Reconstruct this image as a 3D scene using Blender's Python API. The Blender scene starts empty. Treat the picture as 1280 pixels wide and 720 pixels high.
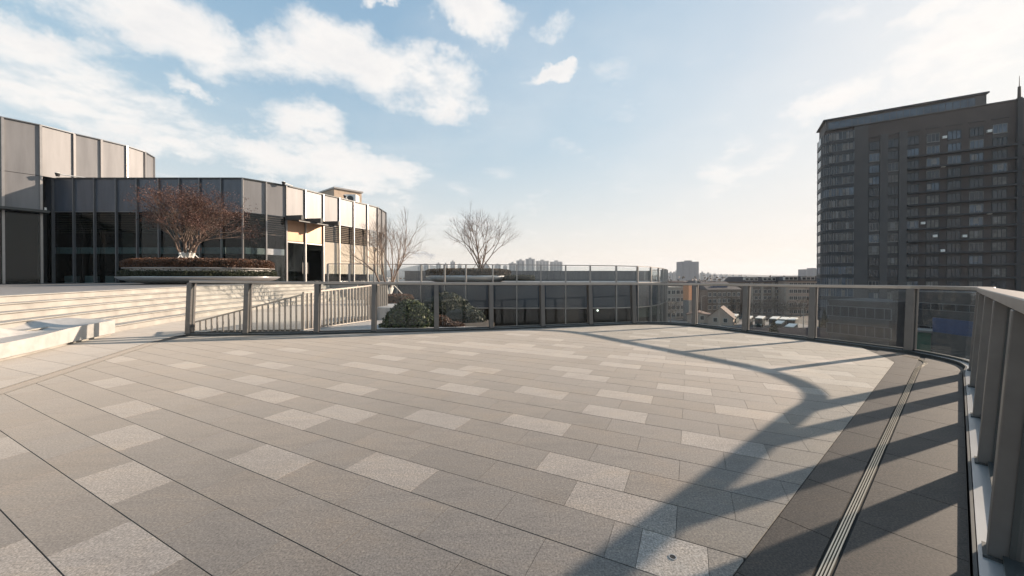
import bpy, bmesh, math, random
from mathutils import Vector, Matrix
random.seed(7)
S = bpy.context.scene
COL = S.collection
R = math.radians
# ------------------------------------------------------------------ camera model
F = 452.0; H = 1.36; PITCH = R(.35); SHY = -9.2/1280
CP, SP = math.cos(PITCH), math.sin(PITCH)
def ray(px, py):
    u = (px-640)/F; v = (360-py)/F + SHY*1280/F
    return Vector((u, CP+v*SP, v*CP-SP))
def onz(px, py, z=0.0):
    d = ray(px, py); t = (z-H)/d.z
    return Vector((d.x*t, d.y*t, z))
def atY(px, py, Y):
    d = ray(px, py); t = Y/d.y
    return Vector((d.x*t, Y, H+d.z*t))
cam = bpy.data.cameras.new('camera'); co = bpy.data.objects.new('camera', cam); COL.objects.link(co)
cam.sensor_width = 36; cam.lens = F/1280*36; cam.shift_y = SHY; cam.clip_end = 20000; cam.clip_start = .05
co.location = (0, 0, H); co.rotation_euler = (math.pi/2-PITCH, 0, 0)
S.camera = co
# ------------------------------------------------------------------ materials
def newmat(name):
    m = bpy.data.materials.new(name); m.use_nodes = True
    nt = m.node_tree; return m, nt, nt.nodes['Principled BSDF']
def noise(nt, scale, detail=4, rough=.55, obj=True, vec=None):
    n = nt.nodes.new('ShaderNodeTexNoise'); n.inputs['Scale'].default_value = scale
    n.inputs['Detail'].default_value = detail; n.inputs['Roughness'].default_value = rough
    if vec is None:
        tc = nt.nodes.new('ShaderNodeTexCoord'); nt.links.new(tc.outputs['Object'], n.inputs['Vector'])
    else: nt.links.new(vec, n.inputs['Vector'])
    return n
def ramp(nt, src, stops):
    r = nt.nodes.new('ShaderNodeValToRGB'); nt.links.new(src, r.inputs['Fac'])
    e = r.color_ramp.elements
    while len(e) < len(stops): e.new(.5)
    for k, (p, c) in enumerate(stops):
        e[k].position = p; e[k].color = (*c, 1) if len(c) == 3 else c
    return r
def math_(nt, op, a, b=None, c=None):
    n = nt.nodes.new('ShaderNodeMath'); n.operation = op
    for i, v in enumerate((a, b, c)):
        if v is None: continue
        if isinstance(v, (int, float)): n.inputs[i].default_value = v
        else: nt.links.new(v, n.inputs[i])
    return n.outputs[0]
def mixc(nt, fac, a, b, typ='MIX'):
    n = nt.nodes.new('ShaderNodeMix'); n.data_type = 'RGBA'; n.blend_type = typ
    for i, v in ((0, fac), (6, a), (7, b)):
        if isinstance(v, (int, float)): n.inputs[i].default_value = v
        elif isinstance(v, tuple): n.inputs[i].default_value = (*v, 1)
        else: nt.links.new(v, n.inputs[i])
    return n.outputs[2]
def bump(nt, bsdf, h, strength=.3, dist=.01):
    b = nt.nodes.new('ShaderNodeBump'); b.inputs['Strength'].default_value = strength
    b.inputs['Distance'].default_value = dist
    nt.links.new(h, b.inputs['Height']); nt.links.new(b.outputs[0], bsdf.inputs['Normal'])
def mat(name, c, rough=.6, metal=0, var=.15, scale=3, spec=.5, bmp=0, bscale=60):
    m, nt, b = newmat(name)
    n = noise(nt, scale)
    lo = tuple(x*(1-var) for x in c); hi = tuple(min(1, x*(1+var)) for x in c)
    r = ramp(nt, n.outputs[0], [(.3, lo), (.7, hi)])
    nt.links.new(r.outputs[0], b.inputs['Base Color'])
    b.inputs['Roughness'].default_value = rough; b.inputs['Metallic'].default_value = metal
    b.inputs['Specular IOR Level'].default_value = spec
    if bmp: bump(nt, b, noise(nt, bscale).outputs[0], bmp)
    return m
def granite(name, c, rough=.5, attr=True, speck=.4, warm=(1.09, 1.0, .90), spec=.5, coat=0.0, sheen=0.0):
    m, nt, b = newmat(name)
    tc = nt.nodes.new('ShaderNodeTexCoord')
    fine = noise(nt, 95, 3, .75, vec=tc.outputs['Object'])
    mid = noise(nt, 42, 4, .6, vec=tc.outputs['Object'])
    big = noise(nt, 1.3, 5, .6, vec=tc.outputs['Object'])
    mp = nt.nodes.new('ShaderNodeMapping'); mp.inputs['Scale'].default_value = (2.2, 9, 1); mp.inputs['Rotation'].default_value = (0, 0, R(-20))
    nt.links.new(tc.outputs['Object'], mp.inputs[0])
    smear = noise(nt, 1.0, 5, .65, vec=mp.outputs[0])
    col = c
    if attr:
        a = nt.nodes.new('ShaderNodeAttribute'); a.attribute_name = 'tone'
        col = mixc(nt, 1.0, a.outputs['Color'], c, 'MULTIPLY')
    r1 = ramp(nt, fine.outputs[0], [(.33, (1-speck,)*3), (.5, (1, 1, 1)), (.68, (1+speck*1.2,)*3)])
    r2 = ramp(nt, mid.outputs[0], [(.3, (.78,)*3), (.7, (1.2,)*3)])
    r3 = ramp(nt, big.outputs[0], [(.3, (.88, .88, .89)), (.52, (1, 1, 1)), (.72, warm)])
    r4 = ramp(nt, smear.outputs[0], [(.32, (.80, .80, .81)), (.5, (1, 1, 1)), (.7, (1.07, 1.02, .95))])
    st = noise(nt, .55, 7, .7, vec=tc.outputs['Object'])
    r5 = ramp(nt, st.outputs[0], [(.33, (.74, .73, .72)), (.45, (1, 1, 1)), (.64, (1, 1, 1)), (.75, (1.1, 1.09, 1.06))])
    for r in (r1, r2, r3, r4, r5): col = mixc(nt, 1.0, col, r.outputs[0], 'MULTIPLY')
    nt.links.new(col, b.inputs['Base Color'])
    rr = math_(nt, 'MULTIPLY_ADD', mid.outputs[0], .25, rough-.12)
    nt.links.new(rr, b.inputs['Roughness']); b.inputs['Specular IOR Level'].default_value = spec
    b.inputs['Sheen Weight'].default_value = sheen; b.inputs['Sheen Roughness'].default_value = .45; b.inputs['Sheen Tint'].default_value = (1, .93, .82, 1)
    b.inputs['Coat Weight'].default_value = coat; b.inputs['Coat Roughness'].default_value = .30; b.inputs['Coat IOR'].default_value = 1.6; b.inputs['Coat Tint'].default_value = (1, .95, .88, 1)
    bump(nt, b, fine.outputs[0], .25, .002)
    return m
M = {}
M['tile'] = granite('granite_paving', (1, 1, 1), .80, spec=1.0, coat=0.0, speck=.62, sheen=.27)
M['border'] = granite('dark_granite', (1, 1, 1), .62, speck=.6, warm=(1.05, 1, .95), spec=.35)
M['joint'] = mat('dark_joint', (.035, .033, .03), .9)
M['plaza'] = granite('plaza_stone', (.3, .28, .26), .5, attr=False)
M['marble'] = mat('pale_marble', (.40, .385, .36), .42, var=.14, scale=5, bmp=.1, bscale=30)
M['step'] = mat('step_stone', (.32, .305, .275), .55, var=.2, scale=2.2, bmp=.15, bscale=80)
M['concrete'] = mat('white_concrete', (.42, .4, .38), .6, var=.08)
M['steel'] = mat('brushed_steel', (.47, .44, .41), .42, .75, var=.07, scale=9)
M['post'] = mat('grey_metal_paint', (.145, .138, .132), .45, .55, var=.09, scale=7, bmp=.04, bscale=120)
M['rail'] = mat('rail_metal', (.36, .33, .30), .38, .7, var=.06, scale=6)
M['darkmetal'] = mat('dark_metal', (.05, .055, .055), .45, .3, var=.15)
M['sill'] = mat('pale_sill_metal', (.5, .5, .5), .33, .6, var=.06)
M['mullion'] = mat('pale_mullion', (.31, .30, .29), .4, .6, var=.06)
M['mulldark'] = mat('grey_mullion', (.16, .17, .18), .4, .5, var=.06)
M['greywall'] = mat('grey_render', (.16, .15, .14), .85, var=.12, scale=.4)
M['black'] = mat('black_rubber', (.012, .012, .012), .8)
M['slot'] = mat('polished_steel', (.55, .49, .40), .34, .95, var=.08)
M['ac'] = mat('white_enamel', (.75, .74, .7), .5)
M['asphalt'] = mat('asphalt', (.06, .058, .056), .85, var=.25, scale=.2)
M['paint'] = mat('road_paint', (.6, .6, .57), .8)
M['earth'] = mat('earth', (.07, .055, .04), .95, var=.4, scale=6, bmp=.6, bscale=30)
def panelmat(name, c, metal, rough, streak=.14):
    m, nt, b = newmat(name)
    tc = nt.nodes.new('ShaderNodeTexCoord')
    mp = nt.nodes.new('ShaderNodeMapping'); mp.inputs['Scale'].default_value = (1.1, 1.1, .12)
    nt.links.new(tc.outputs['Object'], mp.inputs[0])
    n = noise(nt, 2.2, 4, .6, vec=mp.outputs[0])
    oi = nt.nodes.new('ShaderNodeObjectInfo')
    v = math_(nt, 'MULTIPLY_ADD', oi.outputs['Random'], .16, .92)
    r = ramp(nt, n.outputs[0], [(.3, tuple(x*(1-streak) for x in c)), (.7, tuple(x*(1+streak) for x in c))])
    cc = nt.nodes.new('ShaderNodeCombineColor')
    for i in range(3): nt.links.new(v, cc.inputs[i])
    nt.links.new(mixc(nt, 1, r.outputs[0], cc.outputs[0], 'MULTIPLY'), b.inputs['Base Color'])
    b.inputs['Metallic'].default_value = metal; b.inputs['Roughness'].default_value = rough
    return m
M['panel'] = panelmat('silver_panel', (.18, .18, .183), .12, .46)
M['panelshade'] = panelmat('shaded_glass_panel', (.085, .10, .125), .2, .22, .2)  # darker, bluer copy of panel: shade on the front put into the colour
M['panelblue'] = panelmat('blue_grey_glass_panel', (.03, .046, .062), .1, .16, .15)
M['parapet'] = panelmat('grey_parapet_panel', (.15, .145, .145), .2, .4)
M['copper'] = panelmat('copper_panel', (.40, .25, .16), .3, .45)
M['blind'] = mat('cream_blind', (.58, .55, .50), .8, var=.05)
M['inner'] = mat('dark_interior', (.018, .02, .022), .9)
M['innerband'] = mat('grey_interior_band', (.62, .66, .72), .8)
M['louvre'] = mat('louvre_slats', (.16, .13, .105), .5)
def glass(name, tint, f0=.04, rough=.01, alpha=1.0, refl=1.0, dust=None):
    m, nt, b = newmat(name); nt.nodes.remove(b)
    out = nt.nodes['Material Output']
    tr = nt.nodes.new('ShaderNodeBsdfTransparent'); tr.inputs[0].default_value = (*tint, 1)
    gl = nt.nodes.new('ShaderNodeBsdfGlossy'); gl.inputs['Roughness'].default_value = rough
    gl.inputs[0].default_value = (.95, .97, 1, 1)
    lw = nt.nodes.new('ShaderNodeLayerWeight'); lw.inputs['Blend'].default_value = .5
    p5 = math_(nt, 'POWER', lw.outputs['Facing'], 5.0)
    f = math_(nt, 'MULTIPLY', math_(nt, 'MULTIPLY_ADD', p5, 1-f0, f0), refl)
    # gentle waviness of real panes
    bp = nt.nodes.new('ShaderNodeBump'); bp.inputs['Strength'].default_value = .05; bp.inputs['Distance'].default_value = .02
    nt.links.new(noise(nt, .9, 2).outputs[0], bp.inputs['Height']); nt.links.new(bp.outputs[0], gl.inputs['Normal'])
    mx = nt.nodes.new('ShaderNodeMixShader'); nt.links.new(f, mx.inputs[0])
    nt.links.new(tr.outputs[0], mx.inputs[1]); nt.links.new(gl.outputs[0], mx.inputs[2])
    res = mx.outputs[0]
    if dust:
        df = nt.nodes.new('ShaderNodeBsdfDiffuse'); df.inputs[0].default_value = (.5, .5, .48, 1)
        d = math_(nt, 'MULTIPLY', noise(nt, 5, 5).outputs[0], dust)
        m2 = nt.nodes.new('ShaderNodeMixShader'); nt.links.new(d, m2.inputs[0])
        nt.links.new(res, m2.inputs[1]); nt.links.new(df.outputs[0], m2.inputs[2]); res = m2.outputs[0]
    nt.links.new(res, out.inputs['Surface'])
    return m
M['fenceglass'] = glass('railing_glass', (.965, .975, .97), .04, .01, refl=.42, dust=.012)
M['facadeglass'] = glass('facade_glass', (.5, .56, .55), .04, .01, refl=.55)
M['clearglass'] = glass('clear_facade_glass', (.93, .92, .90), .04, .01, refl=.8)
M['roofglass'] = glass('roof_railing_glass', (.9, .92, .92), .04, .01, refl=.7)
def foliage(name, cols, rough=.6):
    m, nt, b = newmat(name)
    gi = nt.nodes.new('ShaderNodeNewGeometry')
    n = noise(nt, 1.7, 3)
    v = math_(nt, 'MULTIPLY_ADD', gi.outputs['Random Per Island'], .65, math_(nt, 'MULTIPLY_ADD', n.outputs[0], 1.0, -.33))
    r = ramp(nt, v, [(i/(len(cols)-1)*.9+.05, c) for i, c in enumerate(cols)])
    nt.links.new(r.outputs[0], b.inputs['Base Color']); b.inputs['Roughness'].default_value = rough
    return m
M['green'] = foliage('green_leaves', [(.010, .02, .007), (.035, .055, .014), (.11, .12, .028)])
M['darkgreen'] = foliage('dark_green_leaves', [(.012, .018, .008), (.028, .038, .014), (.05, .05, .02)])
M['redhedge'] = foliage('russet_leaves', [(.03, .013, .007), (.08, .034, .015), (.13, .058, .025)])
M['brownhedge'] = foliage('brown_leaves', [(.035, .022, .012), (.09, .055, .025), (.14, .085, .04)])
M['seed'] = foliage('dry_red_seed', [(.035, .014, .010), (.075, .03, .02), (.11, .05, .03)])
M['bark'] = mat('bark', (.16, .115, .09), .85, var=.35, scale=14, bmp=.4)
M['barkpale'] = mat('pale_bark', (.22, .165, .13), .85, var=.35, scale=14, bmp=.4)
M['white'] = mat('limewash', (.75, .73, .68), .85, var=.1, scale=20)
M['twig'] = mat('twig', (.10, .055, .04), .85, var=.3)

# ------------------------------------------------------------------ mesh builder
class MB:
    def __init__(s): s.v = []; s.f = []; s.tone = None
    def add(s, vs, fs):
        o = len(s.v); s.v += [tuple(v) for v in vs]; s.f += [tuple(i+o for i in f) for f in fs]
    def box(s, c, d, rz=0, bev=0):
        cx, cy, cz = c; dx, dy, dz = (k/2 for k in d); ca, sa = math.cos(rz), math.sin(rz)
        vs = []
        for z in (-dz, dz):
            for x, y in ((-dx, -dy), (dx, -dy), (dx, dy), (-dx, dy)):
                vs.append((cx+x*ca-y*sa, cy+x*sa+y*ca, cz+z))
        s.add(vs, [(3, 2, 1, 0), (4, 5, 6, 7), (0, 1, 5, 4), (1, 2, 6, 5), (2, 3, 7, 6), (3, 0, 4, 7)])
    def prism(s, pts, z0, z1):          # pts CCW, z0/z1 floats or functions
        n = len(pts); f0 = z0 if callable(z0) else (lambda p: z0); f1 = z1 if callable(z1) else (lambda p: z1)
        vs = [(p[0], p[1], f0(p)) for p in pts]+[(p[0], p[1], f1(p)) for p in pts]
        s.add(vs, [tuple(reversed(range(n))), tuple(range(n, 2*n))]+[(i, (i+1) % n, n+(i+1) % n, n+i) for i in range(n)])
    def wall(s, a, b, z0, z1, th):      # slab from a to b, thickness th to the left of a->b
        a = Vector(a[:2]); b = Vector(b[:2]); d = (b-a).normalized(); n = Vector((-d.y, d.x))*th
        s.prism([a, b, b+n, a+n], z0, z1)
    def beam(s, a, b, w, h):            # box beam between 3-D points
        a = Vector(a); b = Vector(b); d = (b-a).normalized()
        up = Vector((0, 0, 1)) if abs(d.z) < .95 else Vector((1, 0, 0))
        x = d.cross(up).normalized()*w/2; y = x.cross(d).normalized()*h/2
        vs = [a-x-y, a+x-y, a+x+y, a-x+y, b-x-y, b+x-y, b+x+y, b-x+y]
        s.add(vs, [(3, 2, 1, 0), (4, 5, 6, 7), (0, 1, 5, 4), (1, 2, 6, 5), (2, 3, 7, 6), (3, 0, 4, 7)])
    def tube(s, a, b, r0, r1, n=6, cap=True):
        a = Vector(a); b = Vector(b); d = (b-a)
        if d.length < 1e-5: return
        d.normalize(); up = Vector((0, 0, 1)) if abs(d.z) < .9 else Vector((1, 0, 0))
        x = d.cross(up).normalized(); y = x.cross(d)
        vs = [p+x*math.cos(t)*r+y*math.sin(t)*r for p, r in ((a, r0), (b, r1)) for t in [2*math.pi*k/n for k in range(n)]]
        fs = [(k, n+k, n+(k+1) % n, (k+1) % n) for k in range(n)]
        if cap: fs += [tuple(range(n)), tuple(reversed(range(n, 2*n)))]
        s.add(vs, fs)
    def lathe(s, prof, c, n=48, sx=1, sy=1):
        o = []; 
        for r, z in prof:
            for k in range(n):
                t = 2*math.pi*k/n; o.append((c[0]+r*math.cos(t)*sx, c[1]+r*math.sin(t)*sy, c[2]+z))
        fs = [(i*n+k, i*n+(k+1) % n, (i+1)*n+(k+1) % n, (i+1)*n+k) for i in range(len(prof)-1) for k in range(n)]
        fs += [tuple(reversed(range(n))), tuple(range((len(prof)-1)*n, len(prof)*n))]
        s.add(o, fs)
    def sweep(s, path, prof):           # path: list of (pos2d, normal2d outward, z); prof: closed list of (offset, dz)
        n = len(prof); vs = []
        for p, nn, z in path:
            for o, dz in prof: vs.append((p[0]+nn[0]*o, p[1]+nn[1]*o, z+dz))
        m = len(path)
        fs = [(i*n+k, i*n+(k+1) % n, (i+1)*n+(k+1) % n, (i+1)*n+k) for i in range(m-1) for k in range(n)]
        fs += [tuple(reversed(range(n))), tuple(range((m-1)*n, m*n))]
        s.add(vs, fs)
    def leaf(s, p, size, nrm=None):
        a = Vector((random.gauss(0, 1), random.gauss(0, 1), random.gauss(0, 1))).normalized()
        b = a.orthogonal().normalized(); b = Matrix.Rotation(random.random()*6.28, 3, a) @ b
        c = a.cross(b); l = size*random.uniform(.7, 1.3); w = l*.5; p = Vector(p)
        s.add([p-b*l/2, p+c*w/2, p+b*l/2, p-c*w/2], [(0, 1, 2, 3)])
    def build(s, name, m, parent=None, smooth=False, bevel=0, fix=True):
        me = bpy.data.meshes.new(name); me.from_pydata(s.v, [], s.f)
        if fix:
            bm = bmesh.new(); bm.from_mesh(me); bmesh.ops.recalc_face_normals(bm, faces=bm.faces); bm.to_mesh(me); bm.free()
        if s.tone is not None:
            at = me.attributes.new('tone', 'FLOAT_COLOR', 'CORNER')
            k = 0
            for pi, p in enumerate(me.polygons):
                for _ in p.loop_indices:
                    at.data[k].color = (*s.tone[pi], 1); k += 1
        o = bpy.data.objects.new(name, me); COL.objects.link(o)
        me.materials.append(M[m] if isinstance(m, str) else m)
        if smooth:
            for p in me.polygons: p.use_smooth = True
            o.select_set(False)
        if bevel:
            md = o.modifiers.new('bevel', 'BEVEL'); md.width = bevel; md.segments = 2; md.limit_method = 'ANGLE'
        if parent: link_child(o, parent)
        return o
def link_child(o, parent):
    o.parent = parent; o.matrix_parent_inverse = Matrix.Translation(parent.location).inverted() if parent.type == 'EMPTY' and not parent.parent else Matrix.Identity(4)
def thing(name, label, cat, loc=(0, 0, 0), group=None):
    o = bpy.data.objects.new(name, None); COL.objects.link(o); o.location = loc; o.empty_display_size = .2
    return tag(o, label, cat, group)
def tag(o, label, cat, group=None):
    o['label'] = label; o['category'] = cat
    if group: o['group'] = group
    return o
def struct(o, kind='structure', label=None):
    o['kind'] = kind
    if label: o['label'] = label
    return o
def dup(root, loc, rz=0, label=None, scale=None):
    r = root.copy(); COL.objects.link(r); r.location = loc; r.rotation_euler = (0, 0, rz)
    if scale: r.scale = scale
    if label: r['label'] = label
    for ch in root.children:
        c = ch.copy(); COL.objects.link(c); c.parent = r
        for g in ch.children:
            d = g.copy(); COL.objects.link(d); d.parent = c
    return r
def catmull(P, step=.1):
    P = [Vector(p[:2]) for p in P]; Q = [2*P[0]-P[1]]+P+[2*P[-1]-P[-2]]; out = []
    for i in range(1, len(Q)-2):
        a, b, c, d = Q[i-1:i+3]; n = max(2, int((c-b).length/step))
        for k in range(n):
            t = k/n
            out.append(.5*((2*b)+(c-a)*t+(2*a-5*b+4*c-d)*t*t+(3*b-a-3*c+d)*t**3))
    out.append(Q[-2]); return out
# ------------------------------------------------------------------ terrace outline
DU = Vector((.777, .629)).normalized(); DN = Vector((.629, -.777)).normalized()
def PD(d, c=.06): return DU*d+DN*c
edge_pts = [PD(-6), PD(-4), PD(-2), PD(-.5), PD(1), PD(2.5), PD(4), PD(5.5), PD(7), Vector((6.42, 5.12)), Vector((6.82, 5.42)), Vector((7.1, 5.78)),
            Vector((7.2, 6.25)), Vector((7.12, 6.75)), Vector((6.5, 7.88)), Vector((5.81, 9.08)), Vector((5.35, 9.9)), Vector((4.95, 10.38)), Vector((4.4, 10.62)),
            Vector((3.63, 10.63)), Vector((2.28, 10.3)), Vector((.876, 9.92)), Vector((-.53, 9.55)), Vector((-1.94, 9.26)),
            Vector((-3.46, 9.0)), Vector((-4.9, 8.75)), Vector((-6.5, 8.6)), Vector((-7.72, 8.55))]
E = catmull(edge_pts, .12)
def normals(P):
    out = []
    for i in range(len(P)):
        t = (P[min(i+1, len(P)-1)]-P[max(i-1, 0)]).normalized(); out.append(Vector((t.y, -t.x)))   # outward = right of travel
    return out
EN = normals(E)
arc = [0]
for i in range(1, len(E)): arc.append(arc[-1]+(E[i]-E[i-1]).length)
def near(p):
    return min(range(len(E)), key=lambda i: (E[i]-Vector(p[:2])).length)
# ------------------------------------------------------------------ paving
U = Vector((.897, -.442)).normalized(); N = Vector((.442, .897)).normalized()
def clip(poly, a, b):                   # keep left of a->b
    out = []; d = b-a
    side = lambda p: d.x*(p.y-a.y)-d.y*(p.x-a.x)
    for i in range(len(poly)):
        p, q = poly[i], poly[(i+1) % len(poly)]; sp, sq = side(p), side(q)
        if sp >= 0: out.append(p)
        if (sp >= 0) != (sq >= 0): out.append(p+(q-p)*(sp/(sp-sq)))
    return out
def area(p): return .5*sum(p[i].x*p[(i+1) % len(p)].y-p[(i+1) % len(p)].x*p[i].y for i in range(len(p)))
def inset_clip(region, quad):
    out = list(region)
    for i in range(4):
        out = clip(out, quad[i], quad[(i+1) % 4])
        if len(out) < 3: return None
    return out if abs(area(out)) > 1e-4 else None
BB0 = onz(1120, 450).xy; BB1 = onz(915, 720).xy        # border line
bd = (BB0-BB1).normalized()
DL0 = onz(203, 427).xy; DL1 = onz(0, 494).xy           # left drain line
dl = (DL1-DL0).normalized()
inner = [E[i]-EN[i]*.02 for i in range(len(E))]
# main region: bounded by border line on the right, the kerb, and the left drain
iS = near((6.9, 7.1)); 
kerb = [inner[i]-EN[i]*.0 for i in range(iS, len(E))]
bstart = BB1-bd*7
main = [bstart, BB0-bd*.25, BB0+Vector((-.02, .12))]+kerb[::2]
leftend = DL0+dl*8.5
main += [DL0, leftend]
light_px = [(149,481),(146,507),(142,541),(132,595),(205,708),(235,486),(325,573),(333,493),(358,520),(303,472),(420,514),(430,484),(245,458),(346,457),(478,586),
    (463,459),(538,524),(555,487),(500,460),(545,463),(600,462),(668,530),(675,491),(733,470),(710,461),(760,446),(770,517),(783,495),(728,588),(775,632),(908,555),(943,517),
    (858,486),(4,556),(12,708),(155,450),(380,437),(310,441),(505,447),(560,440),(600,432),(640,437),(700,440),(830,440),(845,690),(1000,470),(890,470),(1040,480),(960,455)]
def cell(p):
    s = p.dot(N); k = math.floor((s-.57)/.3); off = -.375 if k % 2 == 0 else -.065
    t = p.dot(U); return k, math.floor((t-off)/.61)
light = {cell(onz(x, y).xy) for x, y in light_px}
occupied = set(light)
tb = MB(); tb.tone = []
G = .0028; ZT = .0
def add_tile(mb, poly, z, tone):
    n = len(poly); o = len(mb.v)
    mb.v += [(p.x, p.y, z) for p in poly]+[(p.x, p.y, z-.012) for p in poly]
    mb.f.append(tuple(range(o, o+n))); mb.tone.append(tone)
    for i in range(n):
        j = (i+1) % n; mb.f.append((o+j, o+i, o+n+i, o+n+j)); mb.tone.append(tone)
if area(main) < 0: main.reverse()
rnd = random.Random(3)
for k in range(-26, 46):
    off = -.375 if k % 2 == 0 else -.065
    for j in range(-34, 26):
        s0, t0 = .57+.3*k, off+.61*j; s1, t1 = s0+.3, t0+.61
        if (N*((s0+s1)/2)+U*((t0+t1)/2)).length > 17: continue
        joints = [(t0, t1)]
        if (k, j) == (4, 0): joints = [(t0, t0+.147), (t0+.147, t0+.147+.31), (t0+.457, t1)]
        for q, (ta, tc_) in enumerate(joints):
            quad = [N*(s0+G)+U*(ta+.0012), N*(s0+G)+U*(tc_-.0012), N*(s1-G)+U*(tc_-.0012), N*(s1-G)+U*(ta+.0012)]
            poly = inset_clip(main, quad)
            if not poly: continue
            far = s0 > 5.2
            L = (k, j) in light or (far and rnd.random() < .2)
            base = rnd.uniform(.10, .124) if not L else rnd.uniform(.185, .21)
            if len(joints) == 3: base = (.15, .27, .15)[q]
            w = rnd.uniform(-.008, .008)
            add_tile(tb, poly, ZT+rnd.uniform(-.0006, .0006), (base*1.12+w*.4, base, base*.885-w*.4))
        if (k, j) == (4, 0): HOLE = N*(s0+.15)+U*(t0+.147+.155)
tiles = tb.build('terrace_floor', 'tile', fix=False); struct(tiles)
# floor left of the drain
lb = MB(); lb.tone = []
step_low = catmull([(-7.2, 1.5), (-8.0, 4.0), (-8.75, 6.1), (-9.6, 7.8), (-10.25, 9.8), (-10.75, 11.8), (-11.15, 14), (-11.2, 17), (-11.1, 20), (-10.5, 23.4)], .5)
reg2 = [DL0+dl*8.5+Vector((-.2, -.09)), DL0+Vector((-.21, -.05)), Vector((-7.95, 8.5)), Vector((-7.75, 9.45)), Vector((-5.6, 9.65)), Vector((-5.3, 14)), Vector((-6, 23.4))]+[p for p in reversed(step_low)]+[Vector((-6.5, -.5))]
if area(reg2) < 0: reg2.reverse()
a2 = Vector((.93, -.37)).normalized(); b2 = Vector((.37, .93)).normalized()
for k in range(-8, 60):
    for j in range(-46, 20):
        s0 = .45*k; t0 = .9*j+(.45 if k % 2 else 0); quad = [b2*(s0+G)+a2*(t0+G), b2*(s0+G)+a2*(t0+.9-G), b2*(s0+.45-G)+a2*(t0+.9-G), b2*(s0+.45-G)+a2*(t0+G)]
        poly = inset_clip(reg2, quad)
        if not poly: continue
        base = rnd.uniform(.15, .19)
        add_tile(lb, poly, ZT, (base*1.03, base, base*.95))
struct(lb.build('landing_floor', 'tile', fix=False))
# dark granite border
bb = MB(); bb.tone = []
reg3 = [bstart+bd*.006+DN*.006, BB0-bd*.25+DN*.006, BB0+Vector((-.014, .12)), inner[iS]]+[inner[i] for i in range(iS, 0, -2)]
if area(reg3) < 0: reg3.reverse()
for k in range(-12, 26):
    for (c0, c1) in ((-.95, -.414), (-.356, 1.2)):
        d0 = .62*k+(.31 if c0 == -.356 else 0)
        sk = Vector((.10, 0))
        quad = [PD(d0+G, c0+G), PD(d0+G, c1-G), PD(d0+.62-G, c1-G), PD(d0+.62-G, c0+G)]
        if area(quad) < 0: quad.reverse()
        poly = inset_clip(reg3, quad)
        if not poly: continue
        base = rnd.uniform(.05, .064)
        add_tile(bb, poly, ZT, (base*1.22, base, base*.84))
struct(bb.build('terrace_border_floor', 'border', fix=False))
sub = MB(); reg = [p for p in inner[::2]]+[Vector((-7.95, 8.5))]+[Vector((-7.75, 9.45)), Vector((-5.6, 9.65)), Vector((-5.3, 14)), Vector((-6, 23.4)), Vector((-16, 23.4)), Vector((-16, -8))]
sub.prism(reg if area(reg) > 0 else reg[::-1], -.5, -.008); struct(sub.build('terrace_slab_ground', 'joint'))
# floor outlet in the pale half tile
ho = thing('floor_outlet', 'small black drain hole with steel ring in a pale paving tile', 'floor drain', (HOLE.x, HOLE.y, 0))
m_ = MB(); m_.lathe([(.019, .001), (.019, .0035), (.014, .0035), (.014, .001)], (HOLE.x, HOLE.y, 0), 24); m_.build('ring', 'steel', ho)
m_ = MB(); m_.lathe([(.0135, .0008), (.0135, .0022)], (HOLE.x, HOLE.y, 0), 20); m_.build('hole_cap', 'black', ho)
# slot drains
def drain(name, P, w, nslot, label, barm):
    t = thing(name, label, 'drain', (P[0][0], P[0][1], 0)); nn = normals(P)
    b = MB(); b.sweep([(p, n, 0) for p, n in zip(P, nn)], [(-w/2, -.006), (w/2, -.006), (w/2, -.004), (-w/2, -.004)]); b.build('channel', 'black', t)
    for k in range(nslot):
        o = -w/2+w*(k+.5)/nslot; bw = w/nslot*.27; b = MB()
        b.sweep([(p, n, 0) for p, n in zip(P, nn)], [(o-bw, -.004), (o+bw, -.004), (o+bw, .002), (o-bw, .002)]); b.build('grate_bar', barm, t)
    return t
dr = [PD(d, -.385) for d in (-5, -2, 0, 2, 4, 6, 8)]+[onz(1150, 459).xy]
drr = catmull([*dr, onz(1157, 453.5).xy, onz(1150, 449.5).xy, onz(1136, 446).xy, onz(1120, 443).xy], .15)
drain('slot_drain', drr, .044, 4, 'steel slot drain set in the dark granite border beside the right railing', 'slot')
dr2 = [DL0+dl*k+Vector((-.1, -.03)) for k in (0, 2, 4, 6, 8.4)]
t = thing('strip_drain', 'brown stone drain strip across the paving at the left, by the steps', 'drain', (DL0.x, DL0.y, 0))
nn = normals(dr2)
b = MB(); b.sweep([(p, n, 0) for p, n in zip(dr2, nn)], [(-.09, -.008), (.09, -.008), (.09, 0), (-.09, 0)]); b.tone = [(.12, .095, .075)]*len(b.f); b.build('cover', 'tile', t)
for o in (-.1, .1):
    b = MB(); b.sweep([(p, n, 0) for p, n in zip(dr2, nn)], [(o-.008, -.008), (o+.008, -.008), (o+.008, .003), (o-.008, .003)]); b.build('edge_strip', 'slot', t)

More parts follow.
